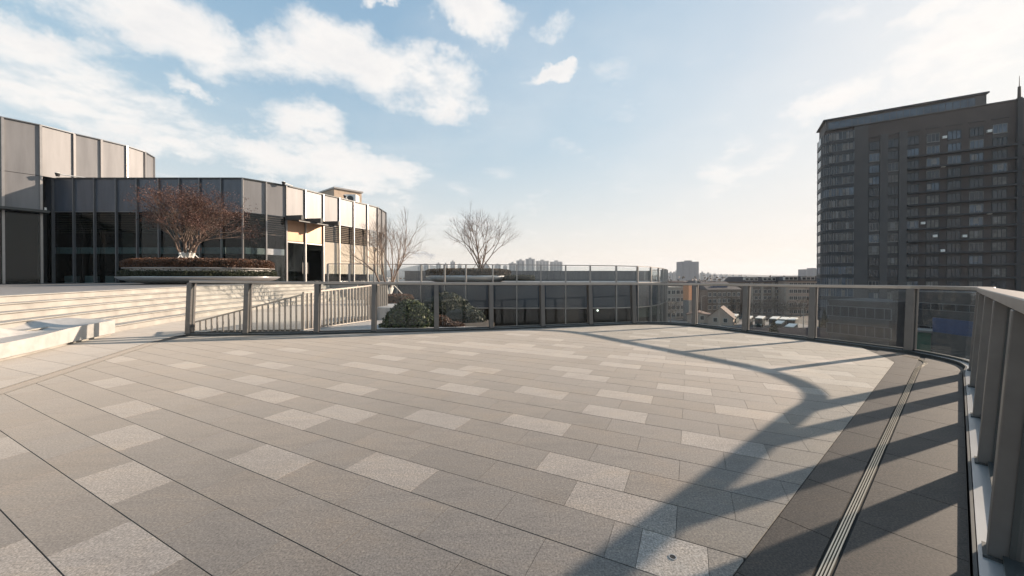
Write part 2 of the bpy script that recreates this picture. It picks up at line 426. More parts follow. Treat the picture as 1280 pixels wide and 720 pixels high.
# ------------------------------------------------------------------ main glass railing
def zt(i):                               # rail top height along the path
    s = arc[i]; pts = [(0, 1.30), (7.5, 1.28), (13, 1.235), (17, 1.22), (21, 1.215), (24, 1.225), (28, 1.25), (31, 1.28), (34.5, 1.325)]
    for (a, za), (c, zc) in zip(pts, pts[1:]):
        if s <= c: return za+(zc-za)*max(0, (s-a)/(c-a))
    return pts[-1][1]
fence = thing('glass_railing', 'grey metal and glass railing curving round the edge of the paved terrace', 'railing', (3.5, 7, 0))
path = [(E[i], EN[i], 0) for i in range(len(E))]
b = MB(); b.sweep([(E[i], EN[i], 0) for i in range(len(E))], [(-.012, -.3), (.0, -.3), (.0, .045), (-.012, .045)]); b.build('kerb_plate', 'darkmetal', fence)
b = MB(); b.sweep(path, [(.004, -.3), (.30, -.3), (.30, .038), (.004, .042)]); b.build('sill', 'sill', fence)
b = MB(); b.sweep([(E[i], EN[i], zt(i)) for i in range(len(E))], [(.105, -.055), (.245, -.055), (.25, -.05), (.25, 0), (.245, .006), (.105, .006), (.10, 0), (.10, -.05)]); b.build('handrail', 'rail', fence, smooth=False)
b = MB(); b.sweep([(E[i], EN[i], 0) for i in range(len(E))], [(.075, .04), (.13, .04), (.13, .075), (.075, .075)]); b.build('glass_channel', 'darkmetal', fence)
post_at = [PD(-4.3), PD(-2.85), PD(-1.4), PD(0.0), PD(1.42), PD(2.846), PD(4.2), PD(5.65), PD(7.1), PD(8.35)]+[onz(x, y).xy for x, y in ((1123, 440.7), (1013, 427), (928, 416.4), (864, 408.5), (795, 406.3),
           (740, 408.2), (680, 411), (615, 413.5), (545, 415.7), (467, 418), (386, 420), (296, 421.5))]+[Vector((-7.66, 8.54))]
idx = sorted({near(p) for p in post_at})
for n_, i in enumerate(idx):
    p, n = E[i], EN[i]; c = p+n*.105; ct = p+n*.17; ang = math.atan2(n.y, n.x)
    o = MB(); o.box((c.x, c.y, (zt(i)-.055+.042)/2), (.15, .11, zt(i)-.055-.042), ang); sh = ct-c; zm = zt(i)/2
    o.v = [(x+(sh.x if z > zm else 0), y+(sh.y if z > zm else 0), z) for x, y, z in o.v]; o.build('post', 'post', fence, bevel=.004)
    o = MB(); o.box((c.x, c.y, .048), (.175, .14, .012), ang); o.build('post_foot', 'darkmetal', fence)
    tdir = Vector((-n.y, n.x))
    for sgn in (-1, 1):
        q = c+tdir*sgn*.06; o = MB(); o.box((q.x, q.y, (zt(i)-.055+.06)/2), (.03, .01, zt(i)-.12), ang); o.v = [(x+(sh.x if z > zm else 0), y+(sh.y if z > zm else 0), z) for x, y, z in o.v]; o.build('glazing_bead', 'darkmetal', fence)
for i, j in zip(idx, idx[1:]):
    seg = [k for k in range(i, j+1) if arc[k]-arc[i] > .075 and arc[j]-arc[k] > .075]
    if len(seg) < 2: continue
    o = MB(); o.sweep([(E[k], EN[k], 0) for k in seg[:1]+seg[1:-1:2]+seg[-1:]], [(.100, .076), (.110, .076), (.175, 1.14), (.165, 1.14)])
    for k in range(0): pass
    # raise the pane's top to just under the rail
    zz = min(zt(i), zt(j))-.06
    o.v = [(x, y, zz if z > 1 else z) for x, y, z in o.v]
    o.build('glass_pane', 'fenceglass', fence)
    o = MB(); o.sweep([(E[k], EN[k], 0) for k in seg], [(.158, zz), (.182, zz), (.182, zz+.012), (.158, zz+.012)]); o.build('top_bead', 'darkmetal', fence)
# building below the terrace
b = MB(); wl = [E[i]+EN[i]*.29 for i in range(0, len(E), 3)]+[Vector((-7.9, 8.9)), Vector((-16, 8)), Vector((-16, -9))]
b.prism(wl if area(wl) > 0 else wl[::-1], -13, -.52); tag(b.build('terrace_building', 'greywall'), 'pale building body carrying the paved terrace, below the railing', 'building')

# ------------------------------------------------------------------ steps and upper plaza
NS = 6
sn = [Vector((-n.x, -n.y)) for n in normals(step_low)]    # away from the terrace (leftwards)
def offp(P, NN, o): return [p+n*o for p, n in zip(P, NN)]
if sn[0].x > 0: sn = [-n for n in sn]
def topz(Y): 
    pts = [(0, .93), (8.5, .965), (15, 1.04), (25, 1.085), (60, 1.1)]
    for (a, za), (c, zc) in zip(pts, pts[1:]):
        if Y <= c: return za+(zc-za)*max(0, (Y-a)/(c-a))
    return 1.1
steps = thing('stone_steps', 'long flight of sunlit cream stone steps rising to the upper plaza on the left', 'steps', (step_low[0].x, step_low[0].y, 0))
for k in range(NS):
    b = MB(); w0, w1 = .36*k, .36*(k+1)+.03
    P0, P1 = offp(step_low, sn, w0), offp(step_low, sn, w1)
    vs = []; m = len(P0)
    for p, q in zip(P0, P1):
        zt_ = topz(p.y)*(k+1)/NS; zb = topz(p.y)*k/NS-.02
        vs += [(p.x, p.y, zb), (p.x, p.y, zt_-.042), (p.x+sn[0].x*.05, p.y, zt_-.042), (p.x+sn[0].x*.05, p.y, zt_-.022), (p.x-sn[0].x*.006, p.y, zt_-.022), (p.x-sn[0].x*.004, p.y, zt_), (q.x, q.y, zt_), (q.x, q.y, zb)]
    fs = [(i*8+a, i*8+(a+1) % 8, (i+1)*8+(a+1) % 8, (i+1)*8+a) for i in range(m-1) for a in range(8)]
    fs += [tuple(range(8)), tuple(range((m-1)*8, m*8))]
    b.add(vs, fs); b.build('step', 'step', steps)
    for i in range(1, m-1, 3):       # butt joints in the stone
        pass
P6 = offp(step_low, sn, .36*NS+.03)
b = MB()
pl = [p for p in P6]; ring = pl+[Vector((-10.2, 23.8)), Vector((-10.2, 60)), Vector((-75, 60)), Vector((-75, -12)), Vector((-9.4, -12))]
b.prism(ring if area(ring) > 0 else ring[::-1], -.3, lambda p: topz(p[1])-.002); struct(b.build('plaza', 'plaza'))

# ------------------------------------------------------------------ sculpted marble bench
def bench():
    b = MB(); NU, NV = 90, 22
    base = catmull([(-7.5, 2.6), (-8.15, 4.6), (-8.75, 6.2), (-9.25, 7.2), (-9.62, 8.1), (-9.82, 8.6)], .3)
    def at(u):
        x = u*(len(base)-1); i = min(int(x), len(base)-2); return base[i].lerp(base[i+1], x-i)
    sm = lambda a, c, x: (lambda t: t*t*(3-2*t))(max(0, min(1, (x-a)/(c-a))))
    top = []; bot = []
    for iu in range(NU+1):
        u = iu/NU; p = at(u); q = at(min(1, u+.02)); r0 = at(max(0, u-.02)); tt = (q-r0).normalized(); n = Vector((-tt.y, tt.x))
        notch = 0
        wid = 1.35-.5*sm(.8, 1, u)
        front = p-n*(.28-notch)
        for iv in range(NV+1):
            v = iv/NV
            lo = .30+.03*v; hi = .66
            tier = sm(.42, .5, v)
            blend = sm(.52, .84, u)
            split = lo+(hi-lo)*tier
            saddle = .33+.09*v-.13*math.sin(v*math.pi)*(1-sm(.82, 1, u))+.03*u
            z = split*(1-blend)+saddle*blend
            g = front+n*(wid*v)
            top.append((g.x, g.y, z)); bot.append((g.x, g.y, .055))
    W = NV+1; K = (NU+1)*W; fs = []
    for i in range(NU):
        for j in range(NV):
            a = i*W+j; fs.append((a, a+1, a+W+1, a+W)); fs.append((K+a, K+a+W, K+a+W+1, K+a+1))
    for i in range(NU):
        for j in (0, NV):
            a = i*W+j; fs.append((a, a+W, K+a+W, K+a))
    for j in range(NV):
        for a in (j, NU*W+j): fs.append((a, a+1, K+a+1, K+a))
    b.add(top+bot, fs)
    t = thing('marble_bench', 'sculpted pale marble bench with a scooped blue-grey top in front of the steps', 'bench', (-8.75, 6.2, 0))
    b.build('seat', 'marble', t)
    p = MB(); pp = offp(base, [Vector((-n.x, -n.y)) for n in normals(base)], 0); nn = normals(base)
    p.sweep([(q, n, 0) for q, n in zip(base, nn)], [(-.7, -.006), (.2, -.006), (.2, .05), (-.7, .05)]); p.build('plinth', 'step', t)
bench()

# ------------------------------------------------------------------ picket railings behind the glass railing
pk = thing('picket_railing', 'white picket railing sloping down behind the left glass panes', 'railing', (-5.4, 9.4, 0))
A0, A1 = Vector((-8.35, 9.42)), Vector((-5.45, 9.5))
n = 20; zA = lambda u: .20+.75*u
b = MB(); b.beam((*A0, zA(0)), (*A1, zA(1)), .05, .035); b.build('top_rail', 'rail', pk)
b = MB(); b.beam((*A0, zA(0)-1.0), (*A1, zA(1)-1.0), .05, .03); b.build('bottom_rail', 'rail', pk)
for k in range(n):
    u = (k+.5)/n; p = A0.lerp(A1, u); b = MB(); b.box((p.x, p.y, zA(u)-.5), (.04, .018, .98)); b.build('baluster', 'rail', pk)
pk2 = thing('curved_railing', 'closely spaced pale flat-bar railing curving up beside the white slab behind the glass', 'railing', (-5, 10.4, 0))
BP = catmull([(-5.4, 9.35), (-5.15, 9.9), (-4.85, 10.6), (-4.5, 11.5), (-4.3, 12.4)], .12); nn = normals(BP)
L = len(BP)-1; zB = lambda i: 1.0+.20*i/L
b = MB(); b.sweep([(p, q, zB(i)) for i, (p, q) in enumerate(zip(BP, nn))], [(-.04, -.03), (.04, -.03), (.04, .01), (-.04, .01)]); b.build('top_rail', 'rail', pk2)
b = MB(); b.sweep([(p, q, .03) for i, (p, q) in enumerate(zip(BP, nn))], [(-.02, -.01), (.02, -.01), (.02, .02), (-.02, .02)]); b.build('bottom_rail', 'rail', pk2)
for i in range(0, L+1):
    p, q = BP[i], nn[i]; b = MB(); b.box((p.x, p.y, (zB(i)-.03+.05)/2), (.075, .016, zB(i)-.08), math.atan2(q.y, q.x)); b.build('baluster', 'rail', pk2)
b = MB(); sl = [Vector((-5.45, 9.1)), Vector((-1.2, 9.75)), Vector((-1.0, 10.2)), Vector((-2.6, 10.2)), Vector((-3.9, 10.8)), Vector((-3.9, 12.6)), Vector((-4.6, 12.6)), Vector((-5.6, 9.7))]
b.prism(sl if area(sl) > 0 else sl[::-1], -.3, -.002); struct(b.build('white_slab_path', 'concrete'))
b = MB(); b.add([(-8.6, 8.75, -.9), (-5.45, 8.95, -.06), (-5.45, 9.52, -.06), (-8.6, 9.5, -.9), (-8.6, 8.75, -1.1), (-5.45, 8.95, -.3), (-5.45, 9.52, -.3), (-8.6, 9.5, -1.1)], [(0, 1, 2, 3), (7, 6, 5, 4), (0, 4, 5, 1), (1, 5, 6, 2), (2, 6, 7, 3), (3, 7, 4, 0)])
struct(b.build('ramp_path', 'plaza'))

# ------------------------------------------------------------------ vegetation helpers
def grow(mb, p, d, ln, r, lev, maxlev, tips, spread, tw=None, bend=.12, up=.1, nseg=3):
    q = Vector(p); dd = Vector(d)
    tgt = tw if (tw is not None and lev >= maxlev-1) else mb
    for s in range(nseg):
        dd = (dd+Vector((random.gauss(0, bend), random.gauss(0, bend), random.gauss(0, bend)+up*.5))).normalized()
        q2 = q+dd*ln/nseg; ra = r*(1-.38*s/nseg); rb = r*(1-.38*(s+1)/nseg)
        tgt.tube(q, q2, ra, rb, 6 if lev < 2 else (4 if lev < maxlev-1 else 3), cap=False)
        q = q2
        if lev < maxlev and s > 0 and random.random() < .46:
            sd = dd.orthogonal().normalized(); sd = Matrix.Rotation(random.random()*6.28, 3, dd) @ sd
            grow(mb, q, (dd+sd*spread*1.1).normalized(), ln*random.uniform(.5, .75), rb*.55, lev+1, maxlev, tips, spread, tw, bend, up, nseg)
    if lev < maxlev:
        k = random.choice((2, 2, 3)); a0 = random.random()*6.28
        for i in range(k):
            sd = dd.orthogonal().normalized(); sd = Matrix.Rotation(a0+i*6.28/k+random.uniform(-.4, .4), 3, dd) @ sd
            grow(mb, q, (dd+sd*spread*random.uniform(.6, 1.2)).normalized(), ln*random.uniform(.62, .85), r*.58*random.uniform(.85, 1.1), lev+1, maxlev, tips, spread, tw, bend, up, nseg)
    else: tips.append(q)
def bare_tree(name, label, base, height, halfw, stems, maxlev, seed, m='bark', white=0, brace=True, seeds=0, seedsize=.05, spread=.5, lean=None, r0=.06, group=None):
    random.seed(seed); base = Vector(base)
    t = thing(name, label, 'tree', base, group); mb = MB(); tw = MB(); tips = []
    for i in range(stems):
        a = i*6.283/stems+random.uniform(-.3, .3); rad = random.uniform(.35, .75)*halfw/height
        d = Vector((math.cos(a)*rad*1.25, math.sin(a)*rad*1.25, 1)).normalized()
        if lean: d = (d+Vector(lean)).normalized()
        grow(mb, base+Vector((math.cos(a)*.06, math.sin(a)*.06, -.05)), d, height*.36*random.uniform(.85, 1.1), r0*random.uniform(.75, 1.1), 0, maxlev, tips, spread, tw)
    # fit to size
    allv = mb.v+tw.v; zx = max(v[2] for v in allv)-base.z; xs = [abs(v[0]-base.x) for v in allv]; xs.sort(); xw = xs[int(len(xs)*.985)]
    fz, fx = height/zx, halfw/xw
    fit = lambda v: (base.x+(v[0]-base.x)*(fx if v[2]-base.z > .3 else 1+(fx-1)*max(0, (v[2]-base.z)/.3)), base.y+(v[1]-base.y)*(fx if v[2]-base.z > .3 else 1+(fx-1)*max(0, (v[2]-base.z)/.3)), base.z+(v[2]-base.z)*fz)
    mb.v = [fit(v) for v in mb.v]; tw.v = [fit(v) for v in tw.v]; tips = [Vector(fit(v)) for v in tips]
    mb.build('trunk', m, t, smooth=True, fix=False); cr = tw.build('crown', 'twig' if m == 'bark' else m, t, fix=False)
    if seeds:
        lf = MB()
        for p in tips:
            for _ in range(seeds): lf.leaf(p+Vector((random.gauss(0, .09), random.gauss(0, .09), random.gauss(0, .07))), seedsize)
        lf.build('seed_cluster', 'seed', cr if False else t, fix=False)
    if white:
        wb = MB()
        # limewashed lower stems: slightly larger sleeves following the stems
        for i in range(0, len(mb.v), 12):
            ring = mb.v[i:i+12]
            if len(ring) < 12: break
            a = sum((Vector(v) for v in ring[:6]), Vector())/6; c = sum((Vector(v) for v in ring[6:]), Vector())/6
            ra = (Vector(ring[0])-a).length; 
            if a.z-base.z < white and ra > r0*.55:
                f = min(1, max(.2, (base.z+white-a.z)/max(.01, c.z-a.z))); c2 = a.lerp(c, f)
                wb.tube(a, c2, ra+.006, ra*.95+.006, 8)
        if wb.v: wb.build('limewash_sleeve', 'white', t)
    if brace:
        for k in range(3):
            a = k*2.09+.5; o = MB(); o.tube(base+Vector((math.cos(a)*height*.16, math.sin(a)*height*.16, 0)), base+Vector((-math.cos(a)*.1, -math.sin(a)*.1, height*.2)), .022, .022, 6); o.build('support_pole', 'white' if white else 'bark', t)
    return t
def leafblob(mb, c, rx, ry, rz, n, size, flat=.0, noise_=.18, seed=1):
    rn = random.Random(seed); lob = [(Vector((rn.gauss(0, 1), rn.gauss(0, 1), rn.gauss(0, .7))).normalized(), rn.uniform(-1, 1)) for _ in range(14)]
    for _ in range(n):
        d = Vector((random.gauss(0, 1), random.gauss(0, 1), random.gauss(0, 1))).normalized()
        if d.z < -.35: d.z = -d.z
        k = 1+noise_*sum(s*max(0, d.dot(l))**6 for l, s in lob); k *= random.uniform(.86, 1.03) if random.random() < .8 else random.uniform(.6, 1.08)
        mb.leaf((c[0]+d.x*rx*k, c[1]+d.y*ry*k, c[2]+d.z*rz*k), size)
def shrub(label, c, rx, ry, rz, n, size, m, seed, name='shrub'):
    t = thing(name, label, 'shrub', (c[0], c[1], c[2])); mb = MB(); leafblob(mb, c, rx, ry, rz, n, size*1.15, seed=seed, noise_=.3); mb.build('foliage', m, t, fix=False)
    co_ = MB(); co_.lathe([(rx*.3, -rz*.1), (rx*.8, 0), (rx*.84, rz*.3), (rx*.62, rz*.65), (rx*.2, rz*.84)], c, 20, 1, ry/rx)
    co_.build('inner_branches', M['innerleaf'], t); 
    s = MB(); s.tube((c[0], c[1], c[2]-rz*.5), (c[0], c[1], c[2]+rz*.3), .03, .02, 6); s.build('stem', 'bark', t)
    return t
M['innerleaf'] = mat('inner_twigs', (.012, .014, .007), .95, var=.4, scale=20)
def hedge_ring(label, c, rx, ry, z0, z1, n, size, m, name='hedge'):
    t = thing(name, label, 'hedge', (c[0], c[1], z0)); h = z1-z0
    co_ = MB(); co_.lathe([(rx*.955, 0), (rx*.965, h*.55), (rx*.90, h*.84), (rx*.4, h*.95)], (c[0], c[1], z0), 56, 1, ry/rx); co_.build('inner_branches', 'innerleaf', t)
    mb = MB()
    for _ in range(n):
        a = random.random()*6.283
        if random.random() < .6: rr = random.uniform(.955, 1.01); z = random.uniform(0, .8)*h
        else: rr = math.sqrt(random.random())*.99; z = h*(.86+.12*(1-rr**6))+random.gauss(0, .02)
        wob = 1+.015*math.sin(a*9+1)+.01*math.sin(a*23)
        if rr > .94: z = min(z, h*(1-.35*max(0, (rr-.94)/.07)))
        mb.leaf((c[0]+rx*rr*wob*math.cos(a), c[1]+ry*rr*wob*math.sin(a), z0+z), size)
    mb.build('foliage', m, t, fix=False); return t
# ------------------------------------------------------------------ large planter on the plaza
random.seed(11)
PC = (-17.8, 20.8, 1.07)
pt = thing('planter_bowl', 'wide low oval grey metal planter on the plaza in front of the dark glass facade', 'planter', PC)
b = MB(); b.lathe([(2.7, 0), (3.2, .07), (3.85, .20), (4.12, .35), (4.12, .39), (3.98, .39), (3.96, .36)], PC, 64, 1, .66); b.build('bowl', 'sill', pt, smooth=True)
b = MB(); b.lathe([(3.93, .30), (3.93, .37)], PC, 64, 1, .66); b.build('soil', 'earth', pt)
b = MB(); b.lathe([(3.62, .36), (3.66, .80), (3.82, .83), (3.82, .86), (3.6, .86)], PC, 64, 1, .66); b.build('upper_ring', 'concrete', pt)
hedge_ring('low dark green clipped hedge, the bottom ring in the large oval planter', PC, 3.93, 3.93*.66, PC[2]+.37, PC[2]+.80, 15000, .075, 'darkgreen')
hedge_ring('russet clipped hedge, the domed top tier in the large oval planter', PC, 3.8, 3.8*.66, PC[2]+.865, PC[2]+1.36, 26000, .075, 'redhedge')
bt = atY(232, 322, 20.4); bare_tree('bare_tree', 'multi-stemmed bare tree with rusty red seed heads in the large oval planter', (bt.x-.1, 20.6, PC[2]+1.2), 4.7, 2.95, 10, 5, 21, m='bark', white=.55, seeds=3, seedsize=.07, spread=.42, r0=.08)

# ------------------------------------------------------------------ garden between terraces
b = MB(); gb = [Vector((-5.2, 12.7)), Vector((-3.85, 12.7)), Vector((-3.85, 10.85)), Vector((-2.5, 10.25)), Vector((-.9, 10.25)), Vector((-.6, 12.2)), Vector((-1.9, 15.5)), Vector((-3.5, 21.8)), Vector((-9.5, 21.8)), Vector((-5.4, 14))]
b.prism(gb if area(gb) > 0 else gb[::-1], -1.5, -.12); struct(b.build('planting_bed_ground', 'earth'))
b = MB(); b.prism([Vector((-9, 9)), Vector((40, 9)), Vector((40, 23)), Vector((-9, 23))], -4.6, -4.3); b.v = [(x if x < 0 else 5.5 if y < 20 else 13, y+(2 if y < 20 and x > 0 else 0), z) for x, y, z in b.v]; struct(b.build('courtyard_ground', 'plaza'))
t = thing('garden_wall', 'white concrete planter wall under the low brown hedge behind the glass', 'planter', (-4.2, 12.2, 0))
b = MB(); b.lathe([(.8, -.3), (.8, .40), (.74, .43), (.3, .43)], (-4.2, 12.6, 0), 40); b.build('wall', 'concrete', t)
hedge_ring('low clipped brown-red hedge on the round white planter beneath the bare tree', (-6.6, 19.5, 0), 1.25, 1.1, -.1, .50, 8000, .06, 'redhedge')
bare_tree('bare_tree', 'slender bare tree with limewashed trunk and crossed props behind the glass railing', (-6.75, 19.8, .46), 4.75, 2.5, 7, 5, 5, m='barkpale', white=.6, spread=.42, lean=(.0, 0, 0), r0=.085)
shrub('round glossy green shrub right behind the glass railing', (-2.92, 10.35, .0), .72, .52, .62, 7000, .085, 'green', 3)
shrub('dark green shrub with a sunlit top behind the round glossy one', (-2.65, 13.8, -.1), 1.15, .9, .95, 6000, .09, 'darkgreen', 4)
shrub('low dark green shrub sloping down towards the glass pavilion', (-1.7, 12.6, -.15), .85, .7, .55, 4500, .08, 'darkgreen', 6)
shrub('small russet shrub at the foot of the glass railing', (-1.85, 10.4, -.12), .42, .3, .3, 2600, .05, 'redhedge', 8)
shrub('little russet shrub beside the round glossy green shrub', (-2.2, 11.0, -.1), .35, .3, .36, 1800, .05, 'redhedge', 9)
# ------------------------------------------------------------------ glass pavilions
def bay(root, a, c, z0, z1, m, name, inset=.0, th=.04, gap=.03):
    a = Vector(a[:2]); c = Vector(c[:2]); d = (c-a).normalized(); n = Vector((d.y, -d.x))
    aa = a+d*gap-n*inset; cc = c-d*gap-n*inset
    b = MB(); b.prism([aa, cc, cc-n*th, aa-n*th], z0, z1); return b.build(name, m, root)
def louvres(root, a, c, z0, z1, inset, m='louvre', step=.16):
    a = Vector(a[:2]); c = Vector(c[:2]); d = (c-a).normalized(); n = Vector((d.y, -d.x)); aa = a+d*.04-n*inset; cc = c-d*.04-n*inset
    b = MB(); z = z0+.05
    while z < z1: b.prism([aa, cc, cc-n*.07, aa-n*.07], z, z+.055); z += step
    b.build('louvre', m, root)
def mullion(root, p, q, z0, z1, m, w=.07, dep=.16, name='mullion'):
    p = Vector(p[:2]); n = Vector(q); c = p+n*(dep/2-.04); b = MB(); b.box((c.x, c.y, (z0+z1)/2), (dep, w, z1-z0), math.atan2(n.y, n.x)); b.build(name, m, root)
def facnorm(P):
    return normals([Vector(p[:2]) for p in P])
g = 1.02
low = [(-33.2, 25.2)]+[((x-640)/F*25.2, 25.2) for x in (68, 94, 120, 147, 173, 200, 226, 251, 278, 304)]+\
      [((x-640)/F*Y, Y) for x, Y in ((333, 26.2), (358, 27.2), (381.5, 28.5), (404, 30.0), (424, 31.3), (442, 32.8), (459, 34.2), (471.6, 35.5), (476.7, 36.8), (482, 38.3))]
low = low+[(-14.0, 39.9), (-15.2, 41.2)]
lowb = thing('glass_pavilion', 'lower glass and silver panel pavilion with curved corner and doors', 'building', (-22, 30, g))
nr = facnorm(low); ZT_ = 8.36
for i, (a, c) in enumerate(zip(low, low[1:])):
    shade = i < 10  # front bays: shade put into darker panel and mullion colours
    bay(lowb, a, c, 6.02, ZT_-.08, 'panelshade' if shade else 'panel', 'cladding_panel')
    door = i in (12, 13)
    if door:
        bay(lowb, a, c, 4.22, 5.98, 'copper', 'copper_panel', .0)
        f = bay(lowb, a, c, g+.02, 4.18, 'facadeglass', 'door', .06, .03, .10)
        aa, cc = Vector(a), Vector(c); d = (cc-aa).normalized(); n_ = Vector((d.y, -d.x))
        fr = MB()
        for s0, s1 in ((.03, .10), ((cc-aa).length-.10, (cc-aa).length-.03)):
            fr.prism([aa+d*s0+n_*.02, aa+d*s1+n_*.02, aa+d*s1-n_*.1, aa+d*s0-n_*.1], g, 4.18)
        fr.prism([aa+d*.1+n_*.02, cc-d*.1+n_*.02, cc-d*.1-n_*.1, aa+d*.1-n_*.1], 4.08, 4.18)
        fr.build('door_frame', 'mullion', f)
        hd = MB(); q = (aa+d*(.2 if i == 13 else (cc-aa).length-.2))+n_*.0; hd.box((q.x, q.y, g+1.15), (.04, .04, .9)); hd.build('handle', 'steel', f)
    else:
        bay(lowb, a, c, g+.05, 5.98, 'facadeglass' if i < 11 else 'clearglass', 'window', .05, .02)
        louvres(lowb, a, c, 4.5, 5.98, .22)
        if shade or i < 12: bay(lowb, a, c, 3.1, 3.55, 'innerband', 'interior_band', .3)
        else: bay(lowb, a, c, 1.75, 4.42, 'blind', 'blind', .16)
    b_ = MB(); b_.prism([Vector(a), Vector(c), Vector(c)-nr[i]*.06, Vector(a)-nr[i]*.06], 5.98, 6.02); b_.build('transom', 'mulldark', lowb)
    if i > 0: mullion(lowb, a, nr[i], g, ZT_-.03, 'mulldark' if shade else 'mullion', .06 if shade else .08)
cap = MB(); cap.sweep([(Vector(p), n, ZT_) for p, n in zip(low, nr)], [(-.3, -.08), (.09, -.08), (.09, 0), (-.3, 0)]); cap.build('parapet_cap', 'darkmetal', lowb)
rf = MB(); poly = [Vector(p)-Vector(n)*.35 for p, n in zip(low, nr)]+[Vector((-20, 48)), Vector((-33, 48))]
rf.prism(poly if area(poly) > 0 else poly[::-1], ZT_-.6, ZT_-.25); rf.build('roof', 'concrete', lowb)
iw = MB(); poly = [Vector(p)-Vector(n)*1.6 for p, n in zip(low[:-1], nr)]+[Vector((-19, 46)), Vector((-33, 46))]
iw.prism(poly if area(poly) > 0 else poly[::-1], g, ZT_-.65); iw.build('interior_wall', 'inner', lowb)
# furniture glimpsed at the foot of the glass: pale low cabinets
for k in range(9):
    x = -31.5+k*1.45; b = MB(); b.box((x, 25.9, g+.27), (.62, .4, .5)); b.build('interior_cabinet', 'innerband', lowb)
# entrance canopy
ca, cb = Vector(low[12]), Vector(low[14]); dd = (cb-ca).normalized(); n_ = Vector((dd.y, -dd.x))
cn = thing('entrance_canopy', 'dark steel canopy with three thick fins over the pavilion doors', 'canopy', (ca.x, ca.y, 5.9))
b = MB(); b.add([(*(ca+n_*.05), 5.75), (*(cb+n_*.05), 5.75), (*(cb+n_*1.5), 5.55), (*(ca+n_*1.5), 5.55), (*(ca+n_*.05), 5.83), (*(cb+n_*.05), 5.83), (*(cb+n_*1.5), 5.63), (*(ca+n_*1.5), 5.63)],
   [(3, 2, 1, 0), (4, 5, 6, 7), (0, 1, 5, 4), (1, 2, 6, 5), (2, 3, 7, 6), (3, 0, 4, 7)]); b.build('roof_plate', 'darkmetal', cn)
for f in (0, .5, 1.0):
    q = ca.lerp(cb, f); b = MB(); b.beam((*(q+n_*.06), 5.9), (*(q+n_*2.0-dd*.1), 5.78), .16, .34); b.build('fin', 'darkmetal', cn)
# tall pavilion
tall = [(-37.5, 14.5), (-36.3, 17.2), (-34.9, 19.6), (-33.75, 21.6), (-32.7, 23.27), (-31.8, 24.45), (-31.3, 25.9), (-30.65, 27.04), (-30.1, 28.3), (-30.05, 29.6), (-30.6, 30.9), (-31.8, 31.9)]
tb_ = thing('tall_pavilion', 'taller silver-panelled pavilion with a curved roofline at the left edge', 'building', (-34, 24, g))
nr2 = facnorm(tall); Z2 = 11.72
for i, (a, c) in enumerate(zip(tall, tall[1:])):
    bay(tb_, a, c, 8.3, Z2-.06, 'panel', 'cladding_panel')
    if i < 5:
        bay(tb_, a, c, 5.9, 8.27, 'panel', 'cladding_panel')
        bay(tb_, a, c, g+.03, 5.78, 'facadeglass', 'window', .05, .02)
        b_ = MB(); b_.prism([Vector(a), Vector(c), Vector(c)-nr2[i]*.06, Vector(a)-nr2[i]*.06], 5.78, 5.9); b_.build('transom', 'darkmetal', tb_)
    mullion(tb_, a, nr2[i], g if i < 6 else 8.0, Z2-.02, 'mullion', .11)
cap = MB(); cap.sweep([(Vector(p), n, Z2) for p, n in zip(tall, nr2)], [(-.3, -.06), (.12, -.06), (.12, 0), (-.3, 0)]); cap.build('parapet_cap', 'mulldark', tb_)
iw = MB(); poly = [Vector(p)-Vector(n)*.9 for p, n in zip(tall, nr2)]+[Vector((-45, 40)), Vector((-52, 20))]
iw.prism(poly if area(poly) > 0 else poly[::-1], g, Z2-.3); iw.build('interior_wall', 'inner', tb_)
cn = thing('side_canopy', 'thin dark canopy beam across the tall pavilion above its glass doors', 'canopy', (-33, 22.5, 5.8))
a, c = Vector(tall[3]), Vector(tall[5]); d = (c-a).normalized(); n_ = Vector((d.y, -d.x))
b = MB(); b.beam((*(a-d*6+n_*.55), 5.82), (*(c+d*.3+n_*.55), 5.82), .7, .16); b.build('beam', 'darkmetal', cn)
for q in (a+d*.6, c+d*.15):
    b = MB(); b.tube((*(q+n_*.6), 5.9), (*(q+n_*.6), 6.1), .05, .05, 8); b.build('spotlight', 'ac', cn)
# rooftop hut and equipment
hut = thing('rooftop_hut', 'small beige plant room on the roof of the lower pavilion', 'hut', (-17, 38, 8.1))
p0, p1, p2 = atY(452, 238, 38).xy, atY(417.5, 234, 36.0).xy, atY(384, 236, 40).xy
q = [p1, p0, p0+(p2-p1), p2]; b = MB(); b.prism(q if area(q) > 0 else q[::-1], 8.1, 10.3); b.build('walls', M.setdefault('beigewall', mat('beige_render', (.42, .33, .25), .8)), hut)
qc = sum(q, Vector((0, 0)))/4; q2 = [qc+(v-qc)*1.06 for v in q]; b = MB(); b.prism(q2 if area(q2) > 0 else q2[::-1], 10.3, 10.45); b.build('roof', 'mullion', hut)
p = atY(440, 246, 35.0); ac = thing('roof_unit', 'white air handling unit on the roof beside the beige plant room', 'air conditioner', (p.x, p.y, 8.1))
b = MB(); b.box((p.x, p.y, 8.9), (1.1, .8, 1.0)); b.build('case', 'ac', ac, bevel=.03)
b = MB(); b.tube((p.x, p.y-.41, 8.95), (p.x, p.y-.45, 8.95), .32, .32, 20); b.build('fan_grille', 'darkmetal', ac)
b = MB(); b.box((p.x, p.y, 8.25), (1.2, .9, .3)); b.build('feet', 'darkmetal', ac)
def camera_thing(p, q, label):
    t = thing('security_camera', label, 'security camera', p); p = Vector(p); q = Vector(q)
    b = MB(); b.tube(p, q, .035, .03, 8); b.build('arm', 'ac', t)
    b = MB(); b.tube(p+Vector((0, 0, -.16)), p+Vector((0, 0, .05)), .08, .13, 12); b.build('dome', 'black', t)
    b = MB(); b.tube(p+Vector((0, 0, .05)), p+Vector((0, 0, .1)), .14, .08, 12); b.build('hood', 'ac', t)
